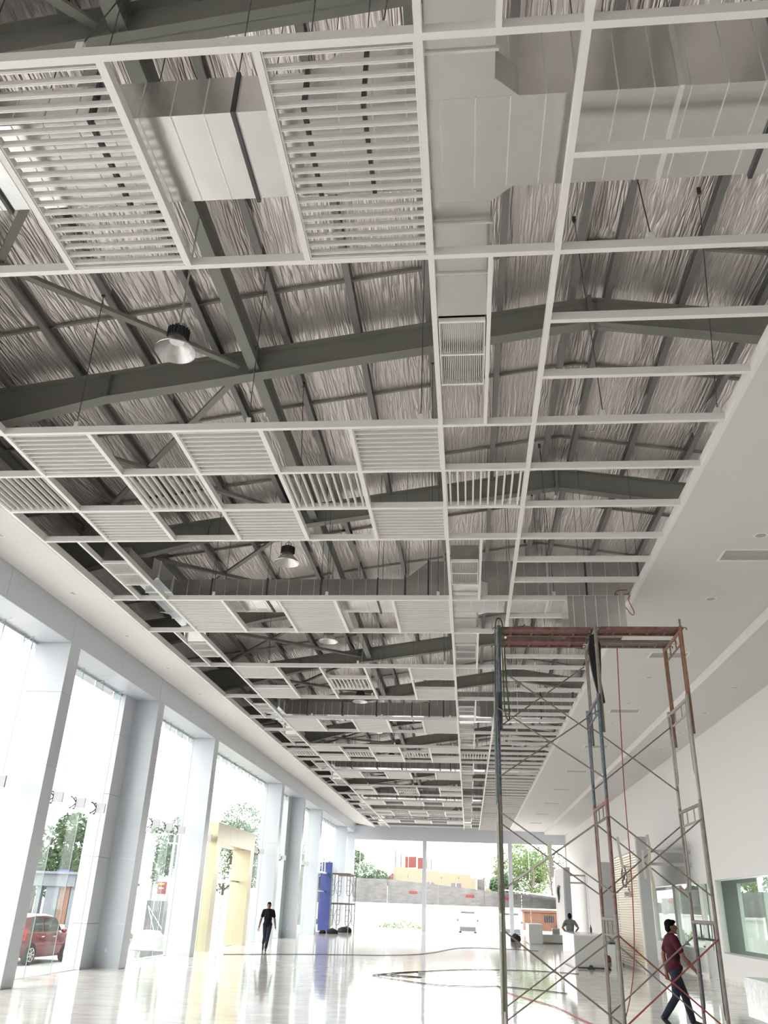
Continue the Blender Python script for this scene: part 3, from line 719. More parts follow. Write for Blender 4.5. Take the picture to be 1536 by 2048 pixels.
# ------------------------------------------------------------------ end wall glazing
ZH = 6.45
struct(MB().box(XG - .6, XR + .2, YB - .25, YB, 0, ZC + .1).build('wall_back', 'wall_white'))  # unseen end behind the camera, made solid instead of glazed to darken the near hall
for yy, nm in ((YE, 'trim_5'),):
    s = 1 if yy == YE else -1
    struct(MB().box(XW, 13.9, min(yy - s * .1, yy + s * .2), max(yy - s * .1, yy + s * .2), ZH, ZC + .12).build(nm, 'cladding'))
    muls = [2.83, 9.6]
    for i, x in enumerate(muls):
        struct(MB().box(x - .16, x + .16, yy - .12, yy + .12, 0, ZH).build('trim_%d' % (20 + i + (0 if s > 0 else 4)), 'cladding'))
    ex = [XG] + [x for x in muls] + [XR]
    for a, b in zip(ex[:-1], ex[1:]):
        wd = window_root(((a + b) / 2, yy, 0)); n = round((b - a) / 1.4)
        for i in range(n):
            xa, xb = a + (b - a) * i / n, a + (b - a) * (i + 1) / n
            MB().box(xa + .005, xb - .005, yy + .0, yy + .012, .01, ZH).build('pane', 'glass_clear', wd)
            if s > 0 and i: MB().box(xa - .012, xa + .012, yy + .02, yy + .2, .01, ZH).build('glass_fin', 'glass_fin', wd)
            if s > 0 and i and x > 2:
                MB().box(xa - .03, xa + .03, yy - .03, yy + .0, 3.75, 3.87).build('patch_fitting', 'aluminium', wd)
    struct(MB().box(XG - .6, XW, yy - .1 if s > 0 else yy - .2, yy + .2 if s > 0 else yy + .1, 0, ZC + .1).build('trim_%d' % (30 if s > 0 else 31), 'cladding'))
struct(MB().box(13.9, XR + .2, YE - .1, YE + .2, 0, ZC).build('trim_32', 'wall_white'))
# ------------------------------------------------------------------ scaffold
def frame(par, x, y0, y1, z0, z1, m1, m2, r=.029):
    """one H-frame in the plane x = const: two legs, top bar, lower bar, hairpin side rails with rungs"""
    for y, s in ((y0, 1), (y1, -1)):
        MB().tube([(x, y, z0), (x, y, z1)], r, 8).build('leg', m1, par, smooth=True)
        yi = y + s * .13; za, zb = z0 + (z1 - z0) * .22, z1 - .07
        MB().tube([(x, yi, zb), (x, yi, za + .12), (x, y + s * .09, za + .04), (x, y, za)], .016, 6).build('side_rail', m2, par, smooth=True)
        for i in range(3):
            z = za + .25 + i * (zb - za - .35) / 3
            MB().tube([(x, y, z), (x, yi, z)], .011, 5).build('rung', m2, par)
    MB().tube([(x, y0, z1 - .07), (x, y1, z1 - .07)], r, 8).build('top_bar', m1, par, smooth=True)
    MB().tube([(x, y0 + .13, z1 - .30), (x, y1 - .13, z1 - .30)], .018, 6).build('lower_bar', m2, par)
    for i in (1, 2):
        y = y0 + (y1 - y0) * i / 3; MB().tube([(x, y, z1 - .07), (x, y, z1 - .30)], .012, 5).build('stub', m2, par)
def xbrace(par, xa, xb, y, z0, z1, m1, m2):
    MB().tube([(xa, y - .03, z0), (xb, y - .03, z1)], .013, 6).build('cross_brace', m1, par, smooth=True)
    MB().tube([(xa, y - .055, z1), (xb, y - .055, z0)], .013, 6).build('cross_brace', m2, par, smooth=True)
sc = thing('scaffold_tower', (8.4, 14.8, 0), 'tall rusty tube scaffold tower of stacked frames on the tiled floor', 'scaffold')
SX = (6.83, 8.53, 9.99); SY = (14.1, 15.5)
tiers = [(0.0, 1.74), (1.74, 3.44), (3.44, 5.12)]
cm = [[('pipe_grey', 'pipe_grey'), ('pipe_brown', 'pipe_brown'), ('pipe_brown', 'pipe_navy')],
      [('pipe_brown', 'pipe_grey'), ('pipe_red', 'pipe_brown'), ('pipe_brown', 'pipe_grey')],
      [('pipe_blue', 'pipe_blue'), ('pipe_blue', 'pipe_blue'), ('pipe_grey', 'pipe_grey')]]
for t, (z0, z1) in enumerate(tiers):
    for i, x in enumerate(SX): frame(sc, x, SY[0], SY[1], z0, z1, *cm[t][i])
    for i in range(2):
        a, b = SX[i], SX[i + 1]
        if t < 2:
            for y in (SY[0], SY[1] + .08):
                m1, m2 = ('pipe_brown', 'pipe_brown') if not (t == 0 and i == 1 and y < 15) else ('brace_red', 'brace_red')
                if t == 1 and i == 0 and y < 15: m1 = m2 = 'pipe_grey'
                xbrace(sc, a, b, y, z0 + .28, z1 - .28, m1, m2)
        else: xbrace(sc, a, b, SY[0] if i == 0 else SY[1], z0 + .28, z1 - .28, 'pipe_brown', 'pipe_brown')
ct = [('pipe_blue', 'pipe_blue'), ('pipe_brown', 'pipe_brown'), ('pipe_rust', 'pipe_red')]
for i, x in enumerate(SX): frame(sc, x + .05, SY[0] + .045, SY[1] - .045, 4.48, 6.33, *ct[i])
xbrace(sc, SX[0], SX[1], SY[1], 4.75, 5.95, 'pipe_brown', 'pipe_brown')
MB().tube([(SX[2] + .05, SY[0] + .045, 6.33), (SX[2] + .05, SY[0] + .045, 6.46)], .017, 6).build('spigot', 'pipe_brown', sc)
MB().tube([(SX[0] + .05, SY[0] + .045, 6.33), (SX[0] + .05, SY[0] + .045, 6.44)], .017, 6).build('spigot', 'pipe_grey', sc)
for x in SX:
    for y in SY: MB().box(x - .06, x + .06, y - .06, y + .06, 0, .012).build('base_plate', 'pipe_brown', sc)
# steel catwalk planks lying on the top bars
def plank(x0, x1, y0, y1, z, m, label):
    p = thing('scaffold_plank', ((x0 + x1) / 2, (y0 + y1) / 2, z), label, 'plank', 'steel planks on top of the scaffold')
    MB().box(x0 + .04, x1 - .04, y0, y0 + .05, z, z + .05).build('side_rail', m, p); MB().box(x0 + .04, x1 - .04, y1 - .05, y1, z, z + .05).build('side_rail', m, p)
    MB().box(x0 + .04, x1 - .04, y0 + .05, y1 - .05, z + .03, z + .045).build('deck', m, p)
    for i in range(4):
        x = x0 + .3 + (x1 - x0 - .6) * i / 3; MB().box(x - .02, x + .02, y0 + .05, y1 - .05, z + .005, z + .03).build('cross_rib', m, p)
    for x, s in ((x0 + .05, -1), (x1 - .05, 1)):
        for y in (y0 + .03, y1 - .03):
            MB().tube([(x, y, z + .03), (x + s * .05, y, z + .045), (x + s * .075, y, z + .03), (x + s * .08, y, z + .0)], .012, 6).build('hook', 'pipe_brown', p)
ZP = 6.275
plank(SX[0] - .02, SX[1] + .01, 14.20, 14.62, ZP, 'pipe_red', 'dark red steel plank nearest the green rope on the scaffold top')
plank(SX[0] - .02, SX[1] + .01, 14.92, 15.34, ZP, 'pipe_red', 'dark red steel plank behind the green rope side of the scaffold top')
plank(SX[1] + .11, SX[2] + .14, 14.16, 14.56, ZP, 'pipe_red', 'reddish steel plank under the loose duct piece, reaching the rusty frame')
plank(SX[1] + .11, SX[2] + .14, 14.96, 15.34, ZP, 'pipe_brown', 'brown steel plank on the scaffold top beside the rusty frame')
# loose piece of duct resting on the planks
db = thing('duct_piece', (8.65, 14.75, ZP + .05), 'loose square galvanized duct piece resting on the scaffold planks', 'duct')
x0, x1, y0, y1, z0, z1 = 8.14, 9.16, 14.25, 15.25, ZP + .0505, ZP + .66
t = .012
MB().box(x0, x1, y0, y0 + t, z0, z1).box(x0, x0 + t, y0 + t, y1, z0, z1).box(x1 - t, x1, y0 + t, y1, z0, z1).box(x0 + t, x1 - t, y0 + t, y1, z1 - t, z1).box(x0 + t, x1 - t, y0 + t, y1, z0, z0 + t).build('shell', 'galvanized', db)
for i in range(5): MB().box(x0 + .1 + i * .2 - .006, x0 + .1 + i * .2 + .006, y0 - .008, y0, z0, z1).build('seam_rib', 'galv_rib', db)
# rope, cable, jacket, strips
def rope(name, pts, r, m, label, cat, n=6, group=None):
    P_ = [Vector(p) for p in pts]; out = []
    for i in range(len(P_) - 1):        # Catmull-Rom
        p0, p1, p2, p3 = P_[max(i - 1, 0)], P_[i], P_[i + 1], P_[min(i + 2, len(P_) - 1)]
        for k in range(n):
            t_ = k / n; out.append(.5 * ((2 * p1) + (p2 - p0) * t_ + (2 * p0 - 5 * p1 + 4 * p2 - p3) * t_ ** 2 + (3 * p1 - p0 - 3 * p2 + p3) * t_ ** 3))
    out.append(P_[-1])
    return tag(MB().tube(out, r, 6).build(name, m, smooth=True), label, cat, group)
X_ = SX[0]
rope('hanging_rope', [(X_ - .03, 14.06, .4), (X_ - .02, 14.05, 2.2), (X_ - .04, 14.05, 4.0), (X_ - .03, 14.05, 5.6), (X_ + .0, 14.04, 6.35), (X_ + .10, 14.08, 6.40), (X_ + .13, 14.05, 6.1), (X_ + .15, 14.05, 5.4), (X_ + .19, 14.05, 4.72), (X_ + .15, 14.05, 4.66), (X_ + .11, 14.05, 4.9), (X_ + .10, 14.05, 5.8), (X_ + .08, 14.06, 6.3)], .013, 'rope_green', 'dark green rope slung over the scaffold leg top and hanging down', 'rope')
rope('power_cable', [(9.52, 15.75, 7.60), (9.3, 15.6, 7.52), (9.24, 15.58, 7.36), (9.2, 15.6, 6.5), (9.1, 15.62, 4.0), (9.08, 15.6, 2.4), (9.0, 15.65, 1.0), (8.78, 15.85, .12), (8.6, 16.1, .012), (8.3, 17.5, .012), (8.0, 19.5, .012), (7.2, 22.0, .012), (7.0, 24, .012)], .009, 'cable_red', 'red power cable hanging from the ceiling beside the scaffold down to the floor', 'cable')
rope('cable_loop', [(9.30, 15.72, ZC + .12), (9.42, 15.72, ZC - .10), (9.55, 15.7, ZC - .32), (9.60, 15.68, ZC - .28), (9.52, 15.7, ZC + .0), (9.60, 15.74, ZC + .13), (9.45, 15.78, ZC + .12)], .008, 'cable_red', 'loop of red cable dangling at the soffit edge above the scaffold', 'cable')
for pts, lb in (([(-2.2, 31.5, .012), (.5, 33.8, .012), (3.2, 35.4, .012), (4.6, 38, .012), (6, 44.5, .012), (8.3, 45.2, .012), (9.6, 44.6, .012)], 'long black cord on the floor running past the man in black'),
                ([(4.2, 26.4, .012), (4.9, 27.6, .012), (4.35, 26.9, .012), (3.8, 25.5, .012), (5.0, 25.4, .012), (4.0, 25.9, .012), (3.7, 25.2, .012), (4.6, 24.1, .012), (5.7, 23.2, .012), (7.2, 23.6, .012), (8.6, 22.6, .012)], 'tangled black cord on the shiny floor with a socket box'),
                ([(4.9, 27.6, .012), (6.3, 29.4, .012), (8.4, 30.1, .012), (9.7, 29.6, .012)], 'black cord stretched over the floor towards the marble counter')):
    rope('floor_cord', pts, .010, 'cable_black', lb, 'cord', group='cords on the floor')
sb = thing('socket_box', (4.95, 26.6, 0), 'small grey extension socket box at the end of the tangled cord', 'socket')
MB().box(4.85, 5.05, 26.54, 26.66, 0, .07).build('case', 'grey_panel', sb); MB().box(4.88, 4.93, 26.57, 26.63, .07, .074).build('outlet', 'cable_black', sb); MB().box(4.97, 5.02, 26.57, 26.63, .07, .074).build('outlet', 'cable_black', sb)
# dark jacket hanging on the middle frame
def cloth(name, pts_l, pts_r, y, th, m, label, cat):
    mb = MB(); n = len(pts_l)
    ring = [(p[0], p[1]) for p in pts_l] + [(p[0], p[1]) for p in reversed(pts_r)]
    mb.prism([(p[0], y, p[1]) for p in ring], (0, th, 0))
    o = mb.build(name, m); tag(o, label, cat)
    bv = o.modifiers.new('soft', 'BEVEL'); bv.width = .012; bv.segments = 2
    return o
cloth('jacket', [(8.50, 6.22), (8.46, 5.95), (8.50, 5.55), (8.55, 5.25), (8.60, 5.02)], [(8.58, 6.25), (8.68, 6.05), (8.66, 5.65), (8.64, 5.4), (8.68, 5.02)], 14.34, .09, 'cloth_black', 'dark jacket hung over the middle scaffold frame', 'jacket')
def strip(pts, wd, label, grp='pale plastic strips tied to the scaffold'):
    mb = MB()
    for a, b in zip(pts[:-1], pts[1:]): mb.bar(a, b, wd, .006, up=(0, 1, 0))
    tag(mb.build('plastic_strip', 'plastic_strip'), label, 'strip', grp)
strip([(7.58, 14.0, 2.72), (7.57, 14.0, 2.55), (7.60, 14.0, 2.38), (7.58, 14.0, 2.22)], .07, 'pale strip tied at the crossing of the grey scaffold braces')
strip([(7.0, 13.98, 2.16), (7.1, 13.97, 2.22), (7.25, 13.97, 2.32), (7.4, 13.97, 2.42), (7.55, 13.97, 2.52)], .026, 'pale strip wound along the grey scaffold brace')
strip([(7.3, 13.97, 2.34), (7.31, 13.97, 2.2), (7.29, 13.97, 2.08)], .03, 'short pale strip end dangling from the wound scaffold brace')
strip([(9.38, 15.46, 3.0), (9.40, 15.46, 2.8), (9.37, 15.46, 2.5), (9.41, 15.46, 2.2), (9.39, 15.46, 1.95)], .05, 'long pale frayed strip hanging from the brace before the office windows')
strip([(9.28, 15.46, 2.75), (9.27, 15.46, 2.55), (9.29, 15.46, 2.3)], .04, 'pale frayed strip beside the long hanging strip')
strip([(8.88, 15.5, 2.95), (8.90, 15.5, 2.7), (8.93, 15.5, 2.45)], .045, 'grey strip hanging by the red cable near the slatted sign wall')

# second scaffold by the blue portal
s2 = thing('scaffold_tower', (-1.8, 59.5, 0), 'low two-storey tube scaffold beside the blue portal', 'scaffold')
for t_, (z0, z1) in enumerate(((0, 1.75), (1.75, 3.5))):
    for y in (57.6, 60.6):
        for x, s in ((-2.55, 1), (-1.35, -1)):
            MB().tube([(x, y, z0), (x, y, z1)], .032, 6).build('leg', 'pipe_brown', s2)
            xi = x + s * .2; MB().tube([(xi, y, z1 - .07), (xi, y, z0 + .6), (xi - s * .06, y, z0 + .45), (x, y, z0 + .42)], .024, 5).build('side_rail', 'pipe_brown', s2)
            for i in range(3): MB().tube([(x, y, z0 + .7 + i * .32), (xi, y, z0 + .7 + i * .32)], .014, 5).build('rung', 'pipe_brown', s2)
        MB().tube([(-2.55, y, z1 - .07), (-1.35, y, z1 - .07)], .032, 6).build('top_bar', 'pipe_brown', s2)
    for x in (-2.55, -1.35):
        MB().tube([(x, 57.6, z0 + .35), (x, 60.6, z1 - .35)], .016, 5).build('cross_brace', 'pipe_brown', s2); MB().tube([(x + .03, 60.6, z0 + .35), (x + .03, 57.6, z1 - .35)], .016, 5).build('cross_brace', 'pipe_brown', s2)
    tag(MB().box(-2.5, -1.4, 57.55, 60.65, z1 - .044, z1 + .006).build('scaffold_plank', 'pipe_brown'), 'plank deck on the %s level of the low scaffold' % ('lower' if t_ == 0 else 'upper'), 'plank')
def bag(name, c, r, m, label, cat, seed):
    random.seed(seed); bm = bmesh.new(); bmesh.ops.create_icosphere(bm, subdivisions=3, radius=1)
    for v in bm.verts:
        n_ = mnoise.noise(v.co * 1.7 + Vector((seed, 0, 0))); v.co *= 1 + .25 * n_
        v.co = Vector((v.co.x * r[0], v.co.y * r[1], v.co.z * r[2]))
        if v.co.z < -r[2] * .55: v.co.z = -r[2] * .55
        v.co.z += r[2] * .55
    me = bpy.data.meshes.new(name); bm.to_mesh(me); bm.free(); me.materials.append(MATS[m])
    for p in me.polygons: p.use_smooth = True
    return tag(link(bpy.data.objects.new(name, me), None, c), label, cat)
bag('sack', (-2.2, 56.6, 0), (.38, .28, .19), 'cloth_black', 'dark sack lying in front of the low scaffold', 'bag', 1)
bag('sack', (-2.75, 56.3, 0), (.22, .2, .14), 'cloth_black', 'small dark sack beside the blue portal jamb', 'bag', 2)
bag('tarpaulin_heap', (-1.9, 60.0, 0), (.52, .42, .22), 'cloth_black', 'crumpled dark tarpaulin heap under the low scaffold', 'tarpaulin', 3)
bag('backpack', (9.1, 55.9, 0), (.30, .22, .27), 'cloth_black', 'black backpack on the floor near the grey counter', 'bag', 4)

# ------------------------------------------------------------------ sign walls with brackets
def text_mesh(txt, size, ext, m, name, parent, loc, rot):
    cu = bpy.data.curves.new(name, 'FONT'); cu.body = txt; cu.size = size; cu.extrude = ext; cu.align_x = 'CENTER'
    o = bpy.data.objects.new(name, cu); COL.objects.link(o); bpy.context.view_layer.update()
    me = bpy.data.meshes.new_from_object(o.evaluated_get(bpy.context.evaluated_depsgraph_get())); bpy.data.objects.remove(o)
    me.materials.clear(); me.materials.append(MATS[m])
    me.transform(Matrix.Rotation(rot[2], 4, 'Z') @ Matrix.Rotation(rot[0], 4, 'X'))
    return inst(name, me, parent, loc)
def pylon(x0, x1, y0, y1, z1, kind, label):
    p = thing('sign_wall', ((x0 + x1) / 2, (y0 + y1) / 2, 0), label, 'sign wall')
    MB().box(x0 + .05, x1, y0, y1, 0, z1).build('body', 'grey_panel', p)
    bw = .32
    fr = MB().box(x0, x0 + .05, y0, y0 + .16, 0, z1).box(x0, x0 + .05, y1 - .5, y1, 0, z1).box(x0, x0 + .05, y0 + .16, y1 - .5, z1 - .45, z1)
    fr.build('front_frame', 'wall_white', p)
    if kind == 'slats':
        MB().box(x0 + .044, x0 + .0495, y0 + .16, y1 - .5, .05, z1 - .45).build('slat_backing', 'gold_slat', p)
        n = 44
        me = None
        for i in range(n):
            z = .08 + (z1 - .56) * i / n
            if me is None:
                me = MB().box(x0 + .0, x0 + .044, y0 + .18, y1 - .52, 0, .055).mesh('slat', 'gold_slat', False, (x0 + .022, (y0 + y1 - .34) / 2, 0))
            inst('slat', me, p, (x0 + .022, (y0 + y1 - .34) / 2, z))
        yc, zc = 33.35, 2.98
        e = MB()
        for k in range(28):
            a, b = 2 * math.pi * k / 28, 2 * math.pi * (k + 1) / 28
            e.tube([(x0 - .12, yc + .44 * math.cos(a), zc + .36 * math.sin(a)), (x0 - .12, yc + .44 * math.cos(b), zc + .36 * math.sin(b))], .035, 6)
        for s in (-1, 1):
            e.tube([(x0 - .12, yc + s * .42, zc + .06), (x0 - .14, yc + s * .26, zc + .10), (x0 - .15, yc + s * .14, zc + .0), (x0 - .15, yc, zc - .10)], [.03, .05, .055, .05], 8)
        e.build('emblem', 'emblem_metal', p, smooth=True)
        for yy, zz in ((yc, zc + .34), (yc, zc - .34)): MB().tube([(x0 - .12, yy, zz), (x0 + .03, yy, zz)], .02, 6).build('emblem_post', 'chrome', p)
        text_mesh('mazda', .42, .03, 'chrome', 'lettering', p, (x0 - .05, yc - .02, 2.30), (math.pi / 2, 0, -math.pi / 2))
    elif kind == 'plain':
        MB().box(x0 + .02, x0 + .0495, y0 + .16, y1 - .5, .05, z1 - .45).build('front_panel', 'wall_white', p)
        MB().box(x0 - .01, x0, y0 + .02, y0 + .3, 0, z1).build('dark_strip', 'blue_panel', p)
        e = MB(); yc, zc = (y0 + y1) / 2, 2.75
        e.tube([(x0 - .06, yc - .5, zc + .4), (x0 - .08, yc - .1, zc + .45), (x0 - .08, yc + .2, zc + .1), (x0 - .08, yc - .05, zc - .2), (x0 - .07, yc + .2, zc - .5)], [.05, .07, .09, .07, .04], 8)
        e.build('emblem', 'flange_dark', p, smooth=True); MB().tube([(x0 - .07, yc, zc + .3), (x0 + .03, yc, zc + .3)], .03, 6).build('emblem_post', 'flange_dark', p)
    else:
        MB().box(x0 + .02, x0 + .0495, y0 + .16, y1 - .5, .05, z1 - .45).build('front_panel', 'wall_white', p)
    for z in (3.3, 3.72): MB().box(x1, XR, y0 + .2, y0 + .35, z, z + .09).build('wall_bracket', 'grey_panel', p)
pylon(12.1, 12.5, 31.3, 36.5, 4.2, 'slats', 'grey sign wall faced with gold slats, a metal emblem and lettering')
pylon(12.55, 13.1, 43.4, 48.6, 3.95, 'blank', 'plain grey sign wall behind the gold slatted one')
pylon(12.1, 12.5, 55.4, 61.0, 4.2, 'plain', 'white sign wall with a dark blue strip near the end glazing')

# ------------------------------------------------------------------ counters
def counter(x0, x1, y0, y1, z1, label, curve=False):
    c = thing('reception_counter', ((x0 + x1) / 2, (y0 + y1) / 2, 0), label, 'counter')
    MB().box(x0 + .03, x1, y0, y1, .06, z1 - .04).build('body', 'counter_grey', c)
    MB().box(x0, x0 + .03, y0 + .0, y1, .06, z1 - .04).build('front_panel', 'marble_white', c)
    MB().box(x0, x1, y0 - .01, y1, z1 - .04, z1).build('top', 'marble_white', c)
    MB().box(x0 + .06, x1 - .04, y0 + .05, y1 - .05, 0, .06).build('plinth', 'grey_panel', c)
counter(9.93, 11.05, 32.5, 36.3, 1.05, 'white marble fronted counter with a grey side beside the slatted sign wall')
counter(9.72, 10.5, 53.0, 56.0, 1.04, 'small grey sided counter by the end glazing')
counter(11.65, 12.9, 16.6, 18.9, .72, 'low white marble desk near the walking man in maroon')
bn = thing('bench', (11.2, 56, 0), 'long low white bench between counter and end glazing', 'bench')
MB().box(10.5, 12.0, 55.4, 56.8, .06, .45).build('body', 'wall_white', bn); MB().box(10.6, 11.9, 55.5, 56.7, 0, .06).build('plinth', 'grey_panel', bn)
MB_ = thing('monitor', (11.5, 56, .45), 'small grey box monitor standing on the white bench', 'monitor'); MB().box(11.3, 11.75, 55.9, 56.1, .47, .80).build('case', 'van_white', MB_); MB().box(11.35, 11.7, 55.89, 55.9, .51, .76).build('screen', 'counter_grey', MB_); MB().box(11.4, 11.65, 55.9, 56.1, .45, .47).build('foot', 'grey_panel', MB_)
tl = thing('trolley', (10.5, 32.35, 0), 'black flat trolley bar with two feet along the counter base', 'trolley')
MB().box(10.0, 11.1, 32.3, 32.36, .02, .06).build('bar', 'cable_black', tl)
for x in (10.45, 11.0): MB().prism([(x - .12, 32.26, .0), (x + .12, 32.26, .0), (x + .02, 32.26, .13), (x - .04, 32.26, .13)], (0, .14, 0)).build('foot', 'cable_black', tl)
bt = thing('bottle', (11.0, 36.0, 1.05), 'dark bottle standing on the marble counter', 'bottle'); MB().lathe([(0, 0), (.04, 0), (.04, .16), (.015, .2), (.015, .25), (0, .25)], (11.0, 36.0, 1.05), 12).build('glass', 'cable_black', bt, smooth=True); MB().lathe([(0, .25), (.018, .25), (.018, .28), (0, .28)], (11.0, 36.0, 1.05), 10).build('cap', 'grey_panel', bt)
bx = thing('storage_box', (11.9, 38.5, 0), 'white box with a black lid standing behind the marble counter', 'box'); MB().box(11.55, 12.2, 38.2, 38.8, 0, .62).build('case', 'paper_white', bx); MB().box(11.5, 12.25, 38.15, 38.85, .62, .68).build('lid', 'cable_black', bx)
bag('red_sack', (11.75, 37.5, 0), (.17, .15, .17), 'roof_red', 'small red sack beside the white box', 'bag', 9)
# ------------------------------------------------------------------ people
def ell(mb, c, r, n=14, mseg=9):
    c = Vector(c); base = len(mb.v)
    mb.v.append((c.x, c.y, c.z - r[2]))
    for i in range(1, mseg):
        ph = -math.pi / 2 + math.pi * i / mseg
        for k in range(n):
            a = 2 * math.pi * k / n; mb.v.append((c.x + r[0] * math.cos(ph) * math.cos(a), c.y + r[1] * math.cos(ph) * math.sin(a), c.z + r[2] * math.sin(ph)))
    mb.v.append((c.x, c.y, c.z + r[2])); top = len(mb.v) - 1
    for k in range(n): mb.f.append((base, base + 1 + (k + 1) % n, base + 1 + k))
    for i in range(mseg - 2):
        for k in range(n):
            a = base + 1 + i * n + k; b = base + 1 + i * n + (k + 1) % n; mb.f.append((a, b, b + n, a + n))
    l = base + 1 + (mseg - 2) * n
    for k in range(n): mb.f.append((l + k, l + (k + 1) % n, top))
    return mb
def limb(mb, pts, rs, n=12):
    mb.tube(pts, rs, n)
    for p, r in zip(pts, rs): ell(mb, p, (r, r, r), n, 8)
def solid(mb, m, voxel, it=3, fac=.5):
    me = mb.mesh('tmp', m); o = bpy.data.objects.new('tmp', me); COL.objects.link(o)
    r = o.modifiers.new('r', 'REMESH'); r.mode = 'VOXEL'; r.voxel_size = voxel
    s = o.modifiers.new('s', 'SMOOTH'); s.iterations = it; s.factor = fac
    bpy.context.view_layer.update()
    out = bpy.data.meshes.new_from_object(o.evaluated_get(bpy.context.evaluated_depsgraph_get()))
    bpy.data.objects.remove(o); out.materials.clear(); out.materials.append(MATS[m])
    for p in out.polygons: p.use_smooth = True
    return out
def torso(mb, k):
    for z, rx, ry, y in ((.90, .155, .115, .0), (1.00, .145, .105, .0), (1.10, .145, .105, -.005), (1.20, .16, .115, -.005), (1.30, .17, .115, .0), (1.37, .155, .095, .005)):
        ell(mb, (0, y, z), (rx + k, ry + k, .095 + k * .5), 18, 10)
    limb(mb, [(-.15, .0, 1.375), (.15, .0, 1.375)], [.062 + k, .062 + k])
def person(loc, rot, P, shirt, label, sleeve=.62, hair_long=False):
    R = Matrix.Rotation(rot, 4, 'Z')
    root = thing('person', loc, label, 'person')
    b = MB(); torso(b, 0)
    limb(b, [(0, .01, 1.40), (0, -.005, 1.50)], [.058, .055])
    hd = P.get('head', (0, -.01)); hz = 1.565
    ell(b, (hd[0], hd[1] + .012, hz + .018), (.074, .092, .098), 20, 14); ell(b, (hd[0], hd[1] - .035, hz - .05), (.055, .058, .062), 16, 10)
    ell(b, (hd[0], hd[1] - .085, hz - .098), (.022, .018, .018), 10, 8)
    b.tube([(hd[0], hd[1] - .083, hz + .025), (hd[0], hd[1] - .112, hz - .022), (hd[0], hd[1] - .09, hz - .032)], [.010, .017, .012], 8)
    ell(b, (hd[0], hd[1] - .090, hz - .062), (.026, .010, .008), 10, 6)
    for s in (-1, 1):
        ell(b, (hd[0] + s * .077, hd[1] + .02, hz - .005), (.011, .022, .032), 10, 8)
        ell(b, (hd[0] + s * .031, hd[1] - .080, hz + .022), (.018, .010, .008), 8, 6)
    def hand(w, d, s, curl=.5):
        w = Vector(w); d = Vector(d).normalized(); side = Vector((0, -1, 0)) - d * d.dot(Vector((0, -1, 0)))
        side.normalize(); nrm = d.cross(side).normalized() * s      # towards the body is -nrm
        limb(b, [w, w + d * .055], [.027, .032], 8); ell(b, w + d * .055, (.030, .030, .034), 10, 8)
        for i, (o_, L_) in enumerate(((.030, .070), (.011, .080), (-.010, .074), (-.030, .058))):
            p0 = w + d * .075 + side * o_; p1 = p0 + d * L_ * .5 + side * o_ * .15; p2 = p1 + (d - nrm * curl * .6).normalized() * L_ * .5
            limb(b, [p0, p1, p2], [.0098, .0088, .0075], 7)
        p0 = w + d * .02 + side * .028; p1 = p0 + (d * .6 + side).normalized() * .035; p2 = p1 + (d + side * .3 - nrm * .3).normalized() * .035
        limb(b, [p0, p1, p2], [.013, .0105, .0088], 7)
    sh = MB(); torso(sh, .013); ell(sh, (0, 0, .925), (.186, .150, .085), 18, 10); limb(sh, [(0, .012, 1.40), (0, .006, 1.435)], [.072, .066])
    for s, key in ((-1, 'R'), (1, 'L')):
        S_ = Vector((s * .175, .0, 1.365)); E_ = Vector(P['elbow' + key]); W_ = Vector(P['wrist' + key])
        limb(b, [S_, S_.lerp(E_, .5), E_, E_.lerp(W_, .35), W_], [.052, .047, .040, .041, .027])
        hand(W_, P.get('handdir' + key, (W_ - E_)), s)
        limb(sh, [S_, S_.lerp(E_, sleeve * .5), S_.lerp(E_, sleeve)], [.070, .066, .064])
    tr = MB(); ell(tr, (0, .0, .90), (.168, .130, .09), 18, 10)
    so = []
    for s, key in ((-1, 'R'), (1, 'L')):
        H_ = Vector((s * .085, 0, .90)); K_ = Vector(P['knee' + key]); A_ = Vector(P['ankle' + key])
        limb(b, [H_, K_, A_], [.080, .052, .036])
        limb(tr, [H_, H_.lerp(K_, .45), K_, K_.lerp(A_, .45), A_ + (K_ - A_).normalized() * .02], [.098, .088, .070, .064, .056])
        T_ = Vector(P.get('toe' + key, (0, -1, -.05))).normalized()
        f = MB(); limb(f, [A_ + Vector((0, 0, -.0)) - T_ * .02, A_ + T_ * .10 + Vector((0, 0, -.045)), A_ + T_ * .19 + Vector((0, 0, -.058))], [.042, .042, .034], 10); so.append(f)
        ell(b, A_ + T_ * .06 + Vector((0, 0, -.03)), (.03, .03, .03))
    ha = MB(); ell(ha, (hd[0], hd[1] + .028, hz + .045), (.083, .092, .088), 20, 14); ell(ha, (hd[0], hd[1] - .040, hz + .088), (.066, .055, .036), 14, 9); ell(ha, (hd[0], hd[1] + .055, hz - .02), (.072, .058, .075), 14, 9)
    def put(name, me):
        me.transform(R); return inst(name, me, root, loc)
    put('body', solid(b, 'skin', .0068, 3)); put('shirt', solid(sh, shirt, .011, 4)); put('trousers', solid(tr, 'jeans', .011, 4))
    for f in so: put('shoe', solid(f, 'shoe', .01, 2))
    put('hair', solid(ha, 'hair', .009, 2))
    for s in (-1, 1):
        e = MB(); ell(e, (hd[0] + s * .031, hd[1] - .0875, hz + .016), (.011, .006, .006), 8, 6); put('eye', e.mesh('eye', 'hair', True))
    bl = MB(); bl.lathe([(.160, .93), (.162, .965)], (0, 0, 0), 20)
    return root
